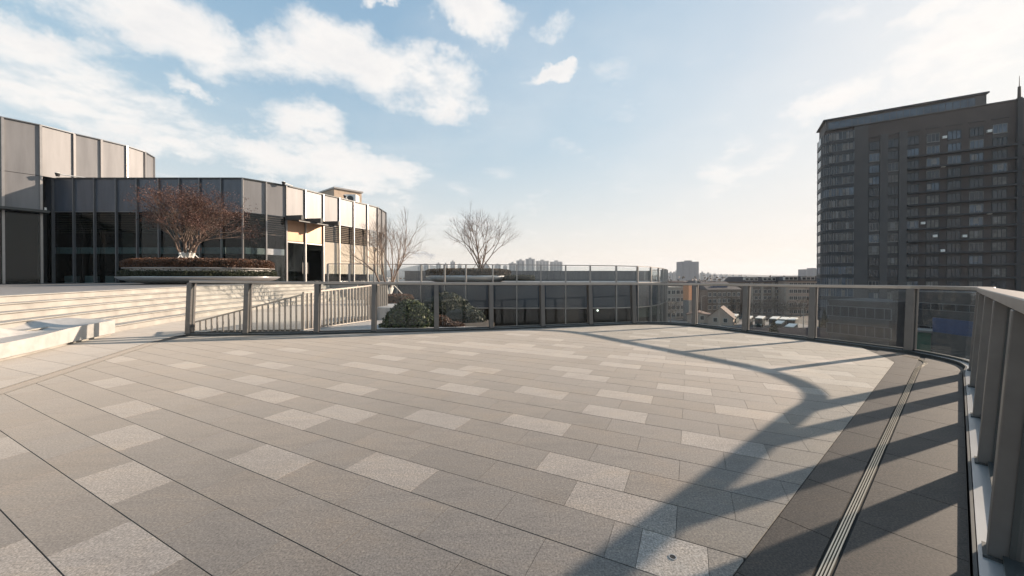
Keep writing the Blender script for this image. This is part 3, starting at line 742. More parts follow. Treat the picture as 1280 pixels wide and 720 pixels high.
camera_thing(atY(72, 217.5, 24.6), (-29.3, 25.6, ZT_), 'white dome camera on a long arm over the dark facade, before the tall pavilion')
camera_thing(atY(354.5, 228.5, 26.8), (-16.6, 27.4, ZT_), 'dark dome camera on the sunlit curve of the lower pavilion roof edge')
camera_thing(atY(431, 245, 32.6), (-14.9, 33.2, ZT_), 'dark dome camera on the roof edge in front of the white unit')

# ------------------------------------------------------------------ second pavilion with roof terrace
fp = [((x-640)/F*Y, Y) for x, Y in ((410, 24.6), (437, 24.5), (468, 24.4), (497, 24.3), (526.7, 24.1), (556, 23.9), (582.6, 23.7), (616, 23.55), (646, 23.5), (676, 23.5), (707, 23.5), (737.6, 23.5), (770, 23.7), (796.5, 24.2),
      (813, 25.2), (822.5, 26.5), (828, 28), (831, 29.5), (833.6, 31.2))]
fp = fp+[(13.6, 33), (13.2, 36)]
n3 = facnorm(fp); RZ = 1.10
pav = thing('round_pavilion', 'dark blue glass pavilion with rounded end below the roof terrace across the gap', 'building', (2, 30, -13))
for i, (a, c) in enumerate(zip(fp, fp[1:])):
    bay(pav, a, c, -.52, RZ-.06, 'panelblue', 'cladding_panel')
    bay(pav, a, c, -4.0, -.60, 'facadeglass', 'window', .04, .02)
    bay(pav, a, c, -13, -4.1, 'panelblue', 'lower_panel')
    b_ = MB(); b_.prism([Vector(a)+n3[i]*.05, Vector(c)+n3[i]*.05, Vector(c)-n3[i]*.06, Vector(a)-n3[i]*.06], -.60, -.54); b_.build('transom', 'mullion', pav)
    if i in (13, 14): bay(pav, a, c, -1.3, -.65, 'blind', 'blind', .12)
    mullion(pav, a, n3[i], -4, RZ-.02, 'mullion', .05, .14)
cap = MB(); cap.sweep([(Vector(p), n, RZ) for p, n in zip(fp, n3)], [(-.4, -.06), (.1, -.06), (.1, .02), (-.4, .02)]); cap.build('roof_edge', 'mullion', pav)
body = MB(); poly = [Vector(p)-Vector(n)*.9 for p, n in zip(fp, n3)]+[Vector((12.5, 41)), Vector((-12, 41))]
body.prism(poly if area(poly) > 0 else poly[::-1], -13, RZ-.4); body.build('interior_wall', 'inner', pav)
rf = MB(); poly = [Vector(p)-Vector(n)*.2 for p, n in zip(fp, n3)]+[Vector((16.5, 41)), Vector((-12, 41))]
rf.prism(poly if area(poly) > 0 else poly[::-1], RZ-.35, RZ-.002); rf.build('roof', 'plaza', pav)
random.seed(5)
sp = MB()
for _ in range(0): pass
M['lamp'] = None
m_, nt_, b_ = newmat('lamp_glow'); b_.inputs['Emission Color'].default_value = (1, .93, .8, 1); b_.inputs['Emission Strength'].default_value = 6; M['lamp'] = m_
p = atY(747, 388, 24.3); b = MB(); b.lathe([(.02, -.06), (.07, 0), (.02, .06)], (p.x, 24.3, p.z), 10); b.build('interior_lamp', 'lamp', pav)
rr = thing('roof_terrace_railing', 'tall-posted glass railing round the roof terrace of the round pavilion', 'railing', (0, 24, RZ))
ztr = lambda i: 2.36-.25*(i/(len(fp)-3))
b = MB(); b.sweep([(Vector(p), n, ztr(i)) for i, (p, n) in enumerate(zip(fp, n3))], [(-.03, -.035), (.05, -.035), (.05, .015), (-.03, .015)]); b.build('handrail', 'mullion', rr)
for i, (a, n) in enumerate(zip(fp, n3)):
    mullion(rr, a, n, RZ-.02, ztr(i)-.03, 'mullion', .085, .13, 'post')
    if i < len(fp)-1: bay(rr, a, fp[i+1], RZ+.06, ztr(i)-.1, 'roofglass', 'glass_pane', .02, .012, .06)
par = thing('far_parapet', 'dark grey panelled parapet wall along the far side of the roof terrace', 'wall', (2, 40.5, RZ))
pp = [(-12+1.45*k, 40.4) for k in range(20)]
for i, (a, c) in enumerate(zip(pp, pp[1:])): bay(par, a, c, RZ, 2.17, 'parapet', 'wall_panel', 0, .2, .008)
b = MB(); b.box((1.8, 40.5, 2.19), (28, .3, .04)); b.build('coping', 'mulldark', par)
# roof planters and tree
random.seed(31)
rc = (-3.35, 27.6, RZ)
pt = thing('planter_bowl', 'wide shallow pale planter on the roof terrace under the tall bare tree', 'planter', rc)
b = MB(); b.lathe([(2.5, 0), (2.9, .12), (3.15, .3), (3.2, .46), (3.1, .48), (3.05, .4)], rc, 56, 1, .7); b.build('bowl', 'sill', pt, smooth=True)
b = MB(); b.lathe([(3.03, .3), (3.03, .42)], rc, 48, 1, .7); b.build('soil', 'earth', pt)
hedge_ring('low flat brown-green hedge in the roof terrace planter', rc, 3.2, 3.2*.7, RZ+.46, RZ+.98, 12000, .08, 'brownhedge')
hedge_ring('small low green hedge on the roof terrace just right of the big planter', (.4, 26.9, RZ), 1.3, .8, RZ+.1, RZ+.50, 3000, .07, 'darkgreen')
bare_tree('bare_tree', 'tall fan-shaped bare tree standing on the roof terrace planter against the sky', (-2.35, 27.6, RZ+.9), 5.55, 2.7, 8, 5, 12, m='bark', spread=.45, r0=.09)

exec_city = True
# ------------------------------------------------------------------ city
GZ = -13.0
M['cityground'] = mat('city_ground', (.10, .09, .075), .95, var=.35, scale=.02)
b = MB(); nG = 24
vs = []; fs = []
SZ = 5200
for i in range(nG+1):
    for j in range(nG+1):
        vs.append((-SZ+2*SZ*i/nG, -SZ+2*SZ*j/nG, GZ))
for i in range(nG):
    for j in range(nG): a = i*(nG+1)+j; fs.append((a, a+1, a+nG+2, a+nG+1))
b.add(vs, fs); struct(b.build('ground', 'cityground', fix=False))
b = MB(); b.prism([Vector((30, 78)), Vector((86, 70)), Vector((92, 122)), Vector((40, 128))], GZ+.004-.3, GZ+.02); struct(b.build('parking_pavement', mat('pale_asphalt', (.17, .165, .16), .85, var=.15, scale=.3)))
b = MB(); b.prism([Vector((15, 126)), Vector((100, 118)), Vector((100, 127)), Vector((15, 136))], GZ+.03-.3, GZ+.04); struct(b.build('road', 'asphalt'))
pm = MB()
for k in range(26):
    x = 18+k*3.1; pm.prism([Vector((x, 131-.094*(x-15))), Vector((x+1.6, 131-.094*(x+1.6-15))), Vector((x+1.6, 131.18-.094*(x+1.6-15))), Vector((x, 131.18-.094*(x-15)))], GZ+.041, GZ+.045)
struct(pm.build('road_marking', 'paint'))
M['brick'] = mat('tan_brick', (.16, .118, .09), .85, var=.12, scale=.6)
M['pinkwall'] = mat('pink_render', (.40, .31, .25), .85, var=.1, scale=.5)
M['creamwall'] = mat('cream_render', (.36, .31, .26), .85, var=.1, scale=.5)
M['darkwall'] = mat('dark_wall', (.065, .062, .06), .85, var=.3, scale=.5)
M['slate'] = mat('slate_roof', (.06, .05, .05), .8, var=.2, scale=1)
M['redroof'] = mat('brown_tile_roof', (.11, .065, .05), .8, var=.2, scale=1)
M['winglass'] = mat('window_glass', (.03, .035, .04), .12, .0, var=.4, scale=.8)
M['winframe'] = mat('pale_window_frame', (.55, .52, .47), .7)
M['orange'] = mat('orange_lit_render', (.55, .25, .12), .85)  # warm sunlight on the end wall put into its colour
M['bluepaint'] = mat('blue_sheet', (.008, .035, .11), .5, var=.2)
M['greenpaint'] = mat('green_sheet', (.02, .07, .045), .6, var=.2)
class Frame:                            # local facade frame: origin o, along d (unit), outward n
    def __init__(s, o, d): s.o = Vector(o[:2]); s.d = Vector(d).normalized(); s.n = Vector((s.d.y, -s.d.x))
    def P(s, u, w): return s.o+s.d*u+s.n*w
    def box(s, mb, u0, u1, w0, w1, z0, z1):
        q = [s.P(u0, w1), s.P(u1, w1), s.P(u1, w0), s.P(u0, w0)]
        mb.prism(q if area(q) > 0 else q[::-1], z0, z1)
def gable_house(name, label, fr, wid, dep, ze, zr, wm, rm, nwin=2, cat='house', zbase=GZ, winrows=((.45, .3),), group=None):
    t = thing(name, label, cat, (*fr.P(wid/2, 0), zbase), group)
    b = MB(); A, B_, C_, D_ = fr.P(0, 0), fr.P(wid, 0), fr.P(wid, -dep), fr.P(0, -dep); m0, m1 = fr.P(wid/2, 0), fr.P(wid/2, -dep)
    vs = [(*A, zbase), (*B_, zbase), (*C_, zbase), (*D_, zbase), (*A, ze), (*B_, ze), (*C_, ze), (*D_, ze), (*m0, zr), (*m1, zr)]
    b.add(vs, [(0, 1, 5, 8, 4), (2, 3, 7, 9, 6), (1, 2, 6, 5), (3, 0, 4, 7), (4, 8, 9, 7), (8, 5, 6, 9)]); b.build('wall', wm, t)
    r = MB()
    for s_ in (0, 1):
        e0 = fr.P(wid*s_+(.4 if s_ else -.4), .3); e1 = fr.P(wid*s_+(.4 if s_ else -.4), -dep-.3); a = fr.P(wid/2, .3); c = fr.P(wid/2, -dep-.3)
        sl = (zr-ze)/(wid/2)*.4
        r.add([(*e0, ze-sl+.05), (*a, zr+.05), (*c, zr+.05), (*e1, ze-sl+.05), (*e0, ze-sl+.2), (*a, zr+.2), (*c, zr+.2), (*e1, ze-sl+.2)], [(0, 1, 2, 3), (7, 6, 5, 4), (0, 4, 5, 1), (1, 5, 6, 2), (2, 6, 7, 3), (3, 7, 4, 0)])
    r.build('roof', rm, t)
    for k in range(nwin):
        u = wid*(k+.75)/(nwin+.5)
        f = MB(); fr.box(f, u-.6, u+.6, .0, .06, zbase+(ze-zbase)*.42, zbase+(ze-zbase)*.98); w = f.build('window', 'winframe', t)
        f = MB(); fr.box(f, u-.5, u+.5, .062, .08, zbase+(ze-zbase)*.46, zbase+(ze-zbase)*.94); f.build('pane', 'winglass', w)
    return t
o = atY(885, 380, 112); o2 = atY(912, 380, 114)
gable_house('gable_house', 'small pale gabled house with two dark windows beside the bus park', Frame(o.xy, (1, -.72)), 6.7, 9, -10.6, -7.6, 'pinkwall', 'redroof')
o = atY(859, 400, 118); gable_house('shed', 'low pale shed with a brown roof just left of the small gabled house', Frame(o.xy, (1, -.6)), 6.2, 7, -10.5, -9.6, 'pinkwall', 'redroof', 2, 'shed')
# long roof in front of the bus park
fr = Frame((46.5, 73.0), (1, -.06)); t = thing('long_shed', 'long low shed with a dark brown tiled roof in front of the parked buses', 'shed', (*fr.P(9, 0), GZ))
b = MB(); fr.box(b, -20, 22, -9, 0, GZ, GZ+2.2); b.build('wall', 'greywall', t)
b = MB(); A = [(*fr.P(-20.5, .5), GZ+2.1), (*fr.P(22.5, .5), GZ+2.1), (*fr.P(22.5, -9.5), GZ+2.1), (*fr.P(-20.5, -9.5), GZ+2.1), (*fr.P(-18.5, -4.5), GZ+3.9), (*fr.P(20, -4.5), GZ+3.9)]
b.add(A, [(0, 1, 5, 4), (1, 2, 5), (2, 3, 4, 5), (3, 0, 4), (3, 2, 1, 0)]); b.build('roof', 'redroof', t)
def block(name, label, fr, wid, dep, zt_, rows, cols, wm, roof='flat', mans=2.2, cat='apartment block', fh=None, ww=1.5, wh=1.5, group=None, pil=None, zbase=GZ, ztopwin=None, vis=100, fm='winframe'):
    t = thing(name, label, cat, (*fr.P(wid/2, -dep/2), zbase), group)
    b = MB(); fr.box(b, 0, wid, -dep, 0, zbase, zt_); b.build('wall', wm, t)
    if roof == 'mansard':
        b = MB(); k = mans*.5; A = [fr.P(-.3, .3), fr.P(wid+.3, .3), fr.P(wid+.3, -dep-.3), fr.P(-.3, -dep-.3)]; B = [fr.P(k, -k), fr.P(wid-k, -k), fr.P(wid-k, -dep+k), fr.P(k, -dep+k)]
        b.add([(*p, zt_+.01) for p in A]+[(*p, zt_+mans) for p in B], [(3, 2, 1, 0), (4, 5, 6, 7), (0, 1, 5, 4), (1, 2, 6, 5), (2, 3, 7, 6), (3, 0, 4, 7)]); b.build('roof', 'slate', t)
        for c in range(cols):
            if c % 4 == 3: continue
            u = wid*(c+.5)/cols; b = MB(); fr.box(b, u-.8, u+.8, -1.2, .05, zt_+.35, zt_+1.75); d = b.build('dormer', 'winframe', t)
            b = MB(); fr.box(b, u-.6, u+.6, .052, .07, zt_+.55, zt_+1.5); b.build('pane', 'winglass', d)
    else:
        b = MB(); fr.box(b, -.15, wid+.15, -dep-.15, .15, zt_, zt_+.5); b.build('parapet', wm, t)
    fh = fh or (zt_-zbase)/rows
    proto = None; cnt = 0; rest = MB()
    for r_ in range(rows):
        z = zt_-fh*(r_+.5)
        for c in range(cols):
            u = wid*(c+.5)/cols
            if cnt < vis:
                f = MB(); fr.box(f, u-ww/2, u+ww/2, 0, .08, z-wh/2, z+wh/2); w = f.build('window', fm, t)
                f = MB(); fr.box(f, u-ww/2+.12, u-.05, .082, .1, z-wh/2+.12, z+wh/2-.12); fr.box(f, u+.05, u+ww/2-.12, .082, .1, z-wh/2+.12, z+wh/2-.12); f.build('pane', 'winglass', w)
            else: fr.box(rest, u-ww/2, u+ww/2, 0, .08, z-wh/2, z+wh/2)
            cnt += 1
    if rest.v: rw = rest.build('windows', 'winglass', t); rw['kind'] = 'stuff'
    if pil:
        for u in pil: b = MB(); fr.box(b, u-.5, u+.5, 0, .5, zbase, zt_-.3); b.build('pilaster', 'creamwall', t)
    return t
def span(x0, x1, Y0, Y1): a = ((x0-640)/F*Y0, Y0); c = ((x1-640)/F*Y1, Y1); return Frame(a, Vector(c)-Vector(a)), (Vector(c)-Vector(a)).length
fr, w = span(931, 981, 146, 148); block('apartment_block', 'long tan apartment block with a dark mansard roof behind the buses', fr, w, 12, .0, 5, 9, 'brick', 'mansard', 2.0, pil=(2.7, 7.3, 12.4))
fr, w = span(981, 1024, 143, 141); block('apartment_block', 'pinkish apartment block with mansard dormers between the tan block and the dark tower', fr, w, 12, .3, 5, 8, 'pinkwall', 'mansard', 1.9, pil=(.6,))
fr, w = span(884, 926, 133, 137); t = block('apartment_block', 'grey brick block with a slate roof and blue solar heaters above the small gabled house', fr, w, 11, -3.4, 4, 7, 'brick', 'flat')
b = MB(); A = [(*fr.P(-.3, .4), -3.3), (*fr.P(w+.3, .4), -3.3), (*fr.P(w+.3, -11.4), -3.3), (*fr.P(-.3, -11.4), -3.3), (*fr.P(1.5, -5.5), -.4), (*fr.P(w-1.5, -5.5), -.4)]
b.add([(x, y, z+.55) for x, y, z in A], [(0, 1, 5, 4), (1, 2, 5), (2, 3, 4, 5), (3, 0, 4), (3, 2, 1, 0)]); b.build('roof', 'slate', t)
for k in range(5): b = MB(); fr.box(b, 3+k*1.5, 4.1+k*1.5, -1.6, -.9, -2.1, -1.5); b.build('solar_heater', 'bluepaint', t)
fr, w = span(846, 886, 150, 150); block('apartment_block', 'tan apartment block with an orange-lit end wall left of the slate roofed block', fr, w, 10, -1.2, 4, 7, 'brick')
fr, w = span(854, 861, 126, 124); b = MB(); fr.box(b, 0, w, -1.5, 0, -6.1, -1.0); t = thing('end_wall_building', 'x', 'building', (*fr.P(1, 0), GZ)); b.build('upper_wall', 'orange', t); b = MB(); fr.box(b, 0, w, -1.5, 0, GZ, -6.1); b.build('lower_wall', 'greywall', t); tag(t, 'narrow sunlit orange and cream end wall rising behind the railing post', 'building')
fr, w = span(833, 856, 128, 130); block('apartment_block', 'pale brick block seen right beside the rounded end of the glass pavilion', fr, w, 10, -2.2, 4, 4, 'creamwall')
fr, w = span(870, 932, 170, 170); block('apartment_block', 'dark roofed block in the row behind, its attic just above the railing', fr, w, 10, -1.5, 3, 10, 'greywall', 'mansard', 1.7)
# buses
def bus(label, loc, rz):
    t = thing('parked_bus', label, 'bus', loc, 'buses parked side by side in the bus park')
    x, y, z = loc
    b = MB(); b.box((0, 0, 1.75), (2.5, 10.5, 2.5)); o = b.build('body', 'busbody', t, bevel=.15)
    parts = [o]
    b = MB(); b.box((0, 0, 3.06), (2.3, 10.0, .12)); parts.append(b.build('roof', 'ac', t))
    b = MB(); b.box((0, -5.27, 2.0), (2.2, .06, 1.3)); parts.append(b.build('windscreen', 'winglass', t))
    for s in (-1, 1):
        b = MB(); b.box((s*1.27, .2, 2.15), (.04, 9.2, .9)); parts.append(b.build('side_window', 'winglass', t))
        b = MB(); b.box((s*.85, -5.28, .85), (.35, .06, .22)); parts.append(b.build('headlight', 'ac', t))
        for yy in (-3.3, 3.0): b = MB(); b.tube((s*1.0, yy, .48), (s*1.26, yy, .48), .48, .48, 16); parts.append(b.build('wheel', 'black', t))
    for o in parts: o.matrix_parent_inverse = Matrix.Identity(4)
    t.location = loc; t.rotation_euler = (0, 0, rz); return t
M['busbody'] = mat('green_bus_paint', (.035, .06, .055), .4, .2, var=.2, scale=1)
bus0 = None
blist = [(919, 112, 'farthest left behind the railing'), (937, 106, 'first after the railing post'), (953, 105.5, 'second in the back row'), (971.7, 104, 'third in the back row'), (984, 102.5, 'fourth in the back row'),
         (995, 101.5, 'rightmost in the back row'), (978, 93, 'left of the front two'), (994, 86.5, 'nearest, right of the front two')]
for x, Y, ds in blist:
    loc = ((x-640)/F*Y+2.2, Y+4, GZ+.02); lab = 'dark green bus with a white roof, '+ds; rz = -math.atan2((x-640)/F, 1)-.10
    if bus0 is None:
        bus0 = bus(lab, loc, rz)
        bus0.scale = (.74, .8, .86)
    else: dup(bus0, loc, rz, lab)
# cars
def car(label, loc, rz, m):
    t = thing('parked_car', label, 'car', loc)
    prof = [(-2.1, .35), (-2.15, .75), (-1.9, .9), (-1.2, .97), (-.6, 1.42), (.9, 1.45), (1.6, 1.0), (2.1, .92), (2.2, .4)]
    b = MB(); k = len(prof); vs = [(x_, y_, z_) for x_ in (-.85, .85) for y_, z_ in prof]
    b.add(vs, [tuple(range(k)), tuple(reversed(range(k, 2*k)))]+[(i, k+i, k+(i+1) % k, (i+1) % k) for i in range(k)])
    parts = [b.build('body', m, t, bevel=.06)]
    for s in (-1, 1):
        b = MB(); b.add([(s*.86, -1.0, 1.0), (s*.86, 1.4, 1.0), (s*.86, .85, 1.36), (s*.86, -.55, 1.36), (s*.87, -1.0, 1.0), (s*.87, 1.4, 1.0), (s*.87, .85, 1.36), (s*.87, -.55, 1.36)], [(0, 1, 2, 3), (4, 5, 6, 7), (0, 1, 5, 4), (1, 2, 6, 5), (2, 3, 7, 6), (3, 0, 4, 7)]); parts.append(b.build('side_window', 'winglass', t))
        for yy in (-1.35, 1.35): b = MB(); b.tube((s*.68, yy, .33), (s*.88, yy, .33), .33, .33, 16); parts.append(b.build('wheel', 'black', t))
    for o in parts: o.matrix_parent_inverse = Matrix.Identity(4)
    t.rotation_euler = (0, 0, rz); return t
M['carwhite'] = mat('white_car_paint', (.6, .6, .58), .3, .1); M['cargrey'] = mat('dark_car_paint', (.06, .065, .07), .3, .3)
car('dark parked car in front of the nearest bus', ((999-640)/F*80, 80, GZ+.02), 1.2, 'cargrey')
car('white parked car just right of the dark one before the nearest bus', ((1008-640)/F*82, 82, GZ+.02), 1.3, 'carwhite')
car('pale car on the road behind the back row of buses', ((975-640)/F*122, 122, GZ+.045), 1.5, 'carwhite')
car('dark car on the road left of the pale one', ((952-640)/F*124, 124, GZ+.045), 1.5, 'cargrey')
# cone tree near the buses
random.seed(9)
def citytree(label, loc, h, r, cone, seed, m, group=None):
    random.seed(seed); t = thing('conifer' if cone else 'street_tree', label, 'tree', (0, 0, 0), group)
    b = MB(); b.tube((0, 0, 0), (0, 0, h*.8), .16, .05, 6); parts = [b.build('trunk', 'bark', t)]; lf = MB()
    for _ in range(1500 if cone else 900):
        if cone: u = random.random()**.7; rr = r*u*random.uniform(.7, 1.03); a = random.random()*6.28; lf.leaf((rr*math.cos(a), rr*math.sin(a), h*(1-u*.93)), .4)
        else:
            d = Vector((random.gauss(0, 1), random.gauss(0, 1), random.gauss(0, 1))).normalized()*random.random()**.4; lf.leaf((d.x*r*(1+.2*math.sin(5*d.y)), d.y*r, h*.66+d.z*h*.36), .34)
    parts.append(lf.build('crown', m, t, fix=False))
    for o in parts: o.matrix_parent_inverse = Matrix.Identity(4)
    t.location = loc; return t
citytree('dark green cone-shaped conifer in front of the parked buses', ((967.5-640)/F*70, 70, GZ), 6.4, 2.0, True, 2, 'darkgreen')
citytree('tall narrow dark conifer at the left foot of the tower', ((1031-640)/F*80, 80, GZ), 7.5, 1.6, True, 3, 'darkgreen')
t0 = citytree('leafless brown street tree, leftmost in the row in front of the apartment blocks', ((838-640)/F*118, 118, GZ), 7.5, 3.2, False, 4, 'brownhedge', 'street trees before the apartment blocks')
for k, x in enumerate((846, 868, 879, 920, 934, 946, 958, 968, 979, 990, 1001, 1012)):
    Y = 134+(k*7 % 5); dup(t0, ((x-640)/F*Y, Y, GZ), k*1.3, 'leafless brown street tree, number %s from the left before the apartment blocks' % ('two three four five six seven eight nine ten eleven twelve thirteen'.split()[k]), (1, 1, .72+.08*(k % 4)))
# lamp posts in the lot
for k, (x, Y, ds) in enumerate(((1004.5, 84, 'beside the nearest bus'), (899, 108, 'in front of the small gabled house'), (877, 118, 'before the low pale shed'))):
    px = (x-640)/F*Y; t = thing('street_lamp', 'slim pale street lamp '+ds, 'street lamp', (px, Y, GZ), 'street lamps in the town')
    b = MB(); b.tube((px, Y, GZ), (px, Y, GZ+8.5), .1, .06, 8); b.build('pole', 'creamwall', t)
    b = MB(); b.beam((px-.05, Y, GZ+8.5), (px+1.4, Y, GZ+8.75), .12, .08); b.build('lamp_arm', 'creamwall', t)
# ------------------------------------------------------------------ dark tower
TD = Vector((.856, -.517)).normalized(); TF = Frame((88, 101), TD)
tw = thing('apartment_tower', 'tall dark brown apartment tower with glazed corner balconies at the right', 'building', (*TF.P(20, -6), GZ))
M['tower'] = mat('dark_brown_cladding', (.066, .053, .047), .8, var=.15, scale=.25)
M['towerpil'] = mat('grey_pilaster_stone', (.075, .071, .069), .8, var=.12, scale=.3)
M['towerdark'] = mat('dark_ledge', (.022, .025, .028), .6)
M['towerglass'] = mat('tower_glass', (.02, .03, .04), .1, .0, var=.4, scale=.4)
M['towerblue'] = mat('blue_glass', (.07, .095, .125), .08, .2, var=.3, scale=.6)
M['curtain'] = mat('curtained_window', (.12, .11, .10), .5, var=.4, scale=1.2)
M['spandrel'] = mat('dark_spandrel', (.035, .033, .032), .55, var=.3, scale=.5)
M['mullgrey'] = mat('grey_frame', (.2, .19, .18), .7)
m_, nt_, b_ = newmat('lit_window'); b_.inputs['Emission Color'].default_value = (1, .8, .55, 1); b_.inputs['Emission Strength'].default_value = .25; M['tlit'] = m_
ZM = 42.6
b = MB(); TF.box(b, 5.4, 62, -14, 0, GZ, ZM); b.build('wall', 'tower', tw)
b = MB(); TF.box(b, -.6, 5.4, -7.5, -.8, GZ, ZM-.2); b.build('bay_core', 'tower', tw)
ped = 3.07; z0w = 36.5
sb = MB()
wi = 0; rest = MB(); rest2 = MB(); rn = random.Random(17)
cols = [9.47, 13.02, 16.58, 20.14, 23.7, 27.3, 30.9, 37.0, 40.6, 44.2, 47.8, 51.4, 55]
wproto = None
for c, u in enumerate(cols):
    for r_ in range(16):
        z = z0w-ped*r_; hw = 1.02 if c < 2 else 1.12
        if c < 7 and r_ < 14:
            f = MB()
            TF.box(f, u-hw, u+hw, 0, .10, z+.95, z+1.05); TF.box(f, u-hw, u+hw, 0, .16, z-1.15, z-.95)
            for q in (-hw, -.34, .30, hw-.08): TF.box(f, u+q, u+q+.08, 0, .07, z-.95, z+.95)
            w = f.build('window', 'towerdark' if rn.random() < .8 else 'mullgrey', tw)
            x = rn.random(); mm = 'towerblue' if (r_ < 3 and x < .75) or x < .12 else ('curtain' if x < .38 else ('towerglass'))
            pass
            f = MB(); TF.box(f, u-hw+.08, u+hw-.08, -.05, .03, z-.95, z+.95); f.build('pane', mm, w)
            wi += 1
            if x < .24 and x > .02 and r_ > 1: 
                f = MB(); uu = u+rn.uniform(-.6, .6); TF.box(f, uu-.5, uu+.3, .0, .05, z-.5, z+.8); f.build('curtain', 'mullgrey', w)
        else: TF.box(rest, u-hw, u+hw, 0, .09, z-1, z+1)
rest.build('windows', 'towerglass', tw)['kind'] = 'stuff'
for u in cols:
    sb = MB(); TF.box(sb, u-1.2, u+1.2, -.02, .02, GZ+.5, z0w+1.3); TF.box(sb, u-1.3, u+1.3, 0, .18, z0w+2.3, z0w+2.5); sb.build('spandrel_strip', 'spandrel', tw)
for u in (11.25, 14.8): b = MB(); TF.box(b, u-.75, u+.75, 0, .35, GZ, ZM-3.4); b.build('pilaster', 'towerpil', tw)
b = MB(); TF.box(b, 5.4, 8.2, 0, .35, GZ, ZM-.4); b.build('pilaster', 'towerpil', tw)
for k in range(15):
    z = z0w-ped*(k+1)-ped/2+.15; b = MB(); TF.box(b, 15.6, 62, 0, .8, z, z+.42); b.build('ledge', 'towerdark', tw)
b = MB(); TF.box(b, 33.2, 33.9, 0, .8, GZ, ZM+.25); b.build('corner_pilaster', 'towerdark', tw)
mq = TF.P(33.55, .4); b = MB(); b.tube((*mq, ZM+.2), (*mq, ZM+2.8), .28, .24, 8); b.tube((*mq, ZM+2.8), (*mq, ZM+5.3), .08, .04, 6); b.build('mast', 'tower', tw)
# roof lounge band
b = MB(); TF.box(b, -.4, 28.9, -9, -.25, ZM, 45.3); b.build('roof_lounge', 'towerpil', tw)
b = MB(); TF.box(b, -1.0, 29.2, -9.5, .25, 45.3, 45.65); b.build('lounge_roof', 'towerdark', tw)
for k in range(22):
    u = .1+k*1.23; b = MB(); TF.box(b, u+.06, u+1.17, -.25, -.15, 42.85, 44.7); b.build('lounge_window', 'towerblue', tw)
b = MB(); TF.box(b, 5.3, 62, -.2, .25, ZM-.15, ZM+.15); b.build('cornice', 'towerpil', tw)
# curved balcony stack at the corner
def cornerpoly(off):
    pts = [TF.P(5.35, -.8+off+.8)]
    for k in range(9):
        a = k/8*math.pi/2; pts.append(TF.P(1.2-(1.9+off)*math.sin(a), -1.9+(1.9+off)*math.cos(a)))
    pts.append(TF.P(-.7-off, -6.6)); pts.append(TF.P(2, -6.6)); pts.append(TF.P(5.35, -3)); return pts
for r_ in range(17):
    z = z0w+1.9-ped*r_
    q = cornerpoly(.55); b = MB(); b.prism(q if area(q) > 0 else q[::-1], z, z+.95); b.build('balcony', 'towerdark', tw)
    q = cornerpoly(.40); q = q if area(q) > 0 else q[::-1]; b = MB(); b.prism(q, z+.95, z+ped); g_ = b.build('balcony_glazing', 'towerblue' if rn.random() < .3 else 'towerglass', tw)
    q = cornerpoly(.44); fb = MB()
    q_ = q if area(q) > 0 else q[::-1]; fb.prism(q_, z+1.0, z+1.06)
    for k in range(0, len(q)-2):
        if k < 1:
            for e in range(0, 7, 2): pt_ = q[0].lerp(q[1], e/7); fb.box((pt_.x, pt_.y, z+.95+(ped-.95)/2), (.1, .1, ped-.95), math.atan2(TD.y, TD.x))
        else: fb.box((q[k].x, q[k].y, z+.95+(ped-.95)/2), (.1, .1, ped-.95))
    fb.build('glazing_bars', 'mulldark', g_)
    for e in range(7):
        if rn.random() < .45:
            cb_ = MB(); u = .2+e*.72; TF.box(cb_, u, u+.6, .41, .44, z+1.1, z+ped-.3); cb_.build('curtain', 'curtain' if rn.random() < .8 else 'mullgrey', g_)
for (u, r_) in ((22.0, 0.1), (29.2, .1), (21.8, 2.4), (18.4, 6.9), (20.5, 8.0), (25.4, 8.1), (21.8, 9.2), (29.3, 6.4)):
    b = MB(); z = z0w-ped*r_; TF.box(b, u-.35, u+.35, .02, .5, z-.3, z+.3); b.build('air_conditioner', 'ac', tw)
# buildings below and in front of the tower
fr, w = span(1036, 1112, 70, 62); block('office_block', 'dark glazed office block at the foot of the tower, seen through the glass', fr, w, 12, -3.2, 3, 7, 'darkwall', 'flat', cat='office block', ww=1.9, wh=2.0, fm='mulldark')
fr, w = span(1116, 1260, 66, 52); block('market_hall', 'long low grey hall with a flat roof behind the blue sheeting', fr, w, 10, -1.4, 3, 9, 'darkwall', 'flat', cat='hall', ww=2.4, wh=1.2, fm='mulldark')
fr, w = span(1166, 1240, 44, 38); t = thing('site_hoarding', 'bright blue sheet hoarding on a grey wall, right of the last railing panes', 'hoarding', (*fr.P(3, 0), -9))
b = MB(); fr.box(b, 0, w, -.2, 0, -5.1, -3.4); b.build('blue_sheet', 'bluepaint', t); b = MB(); fr.box(b, 0, w, -.4, -.01, GZ, -5.12); b.build('wall', 'darkwall', t)
fr, w = span(1145, 1164, 50, 49); t = thing('green_kiosk', 'small green-clad kiosk left of the blue hoarding', 'kiosk', (*fr.P(1, -1), GZ)); b = MB(); fr.box(b, 0, w, -3, 0, GZ, -6.0); b.build('wall', 'greenpaint', t); b = MB(); fr.box(b, -.3, w+.3, -3.3, .3, -6.0, -5.75); b.build('roof', 'greywall', t)
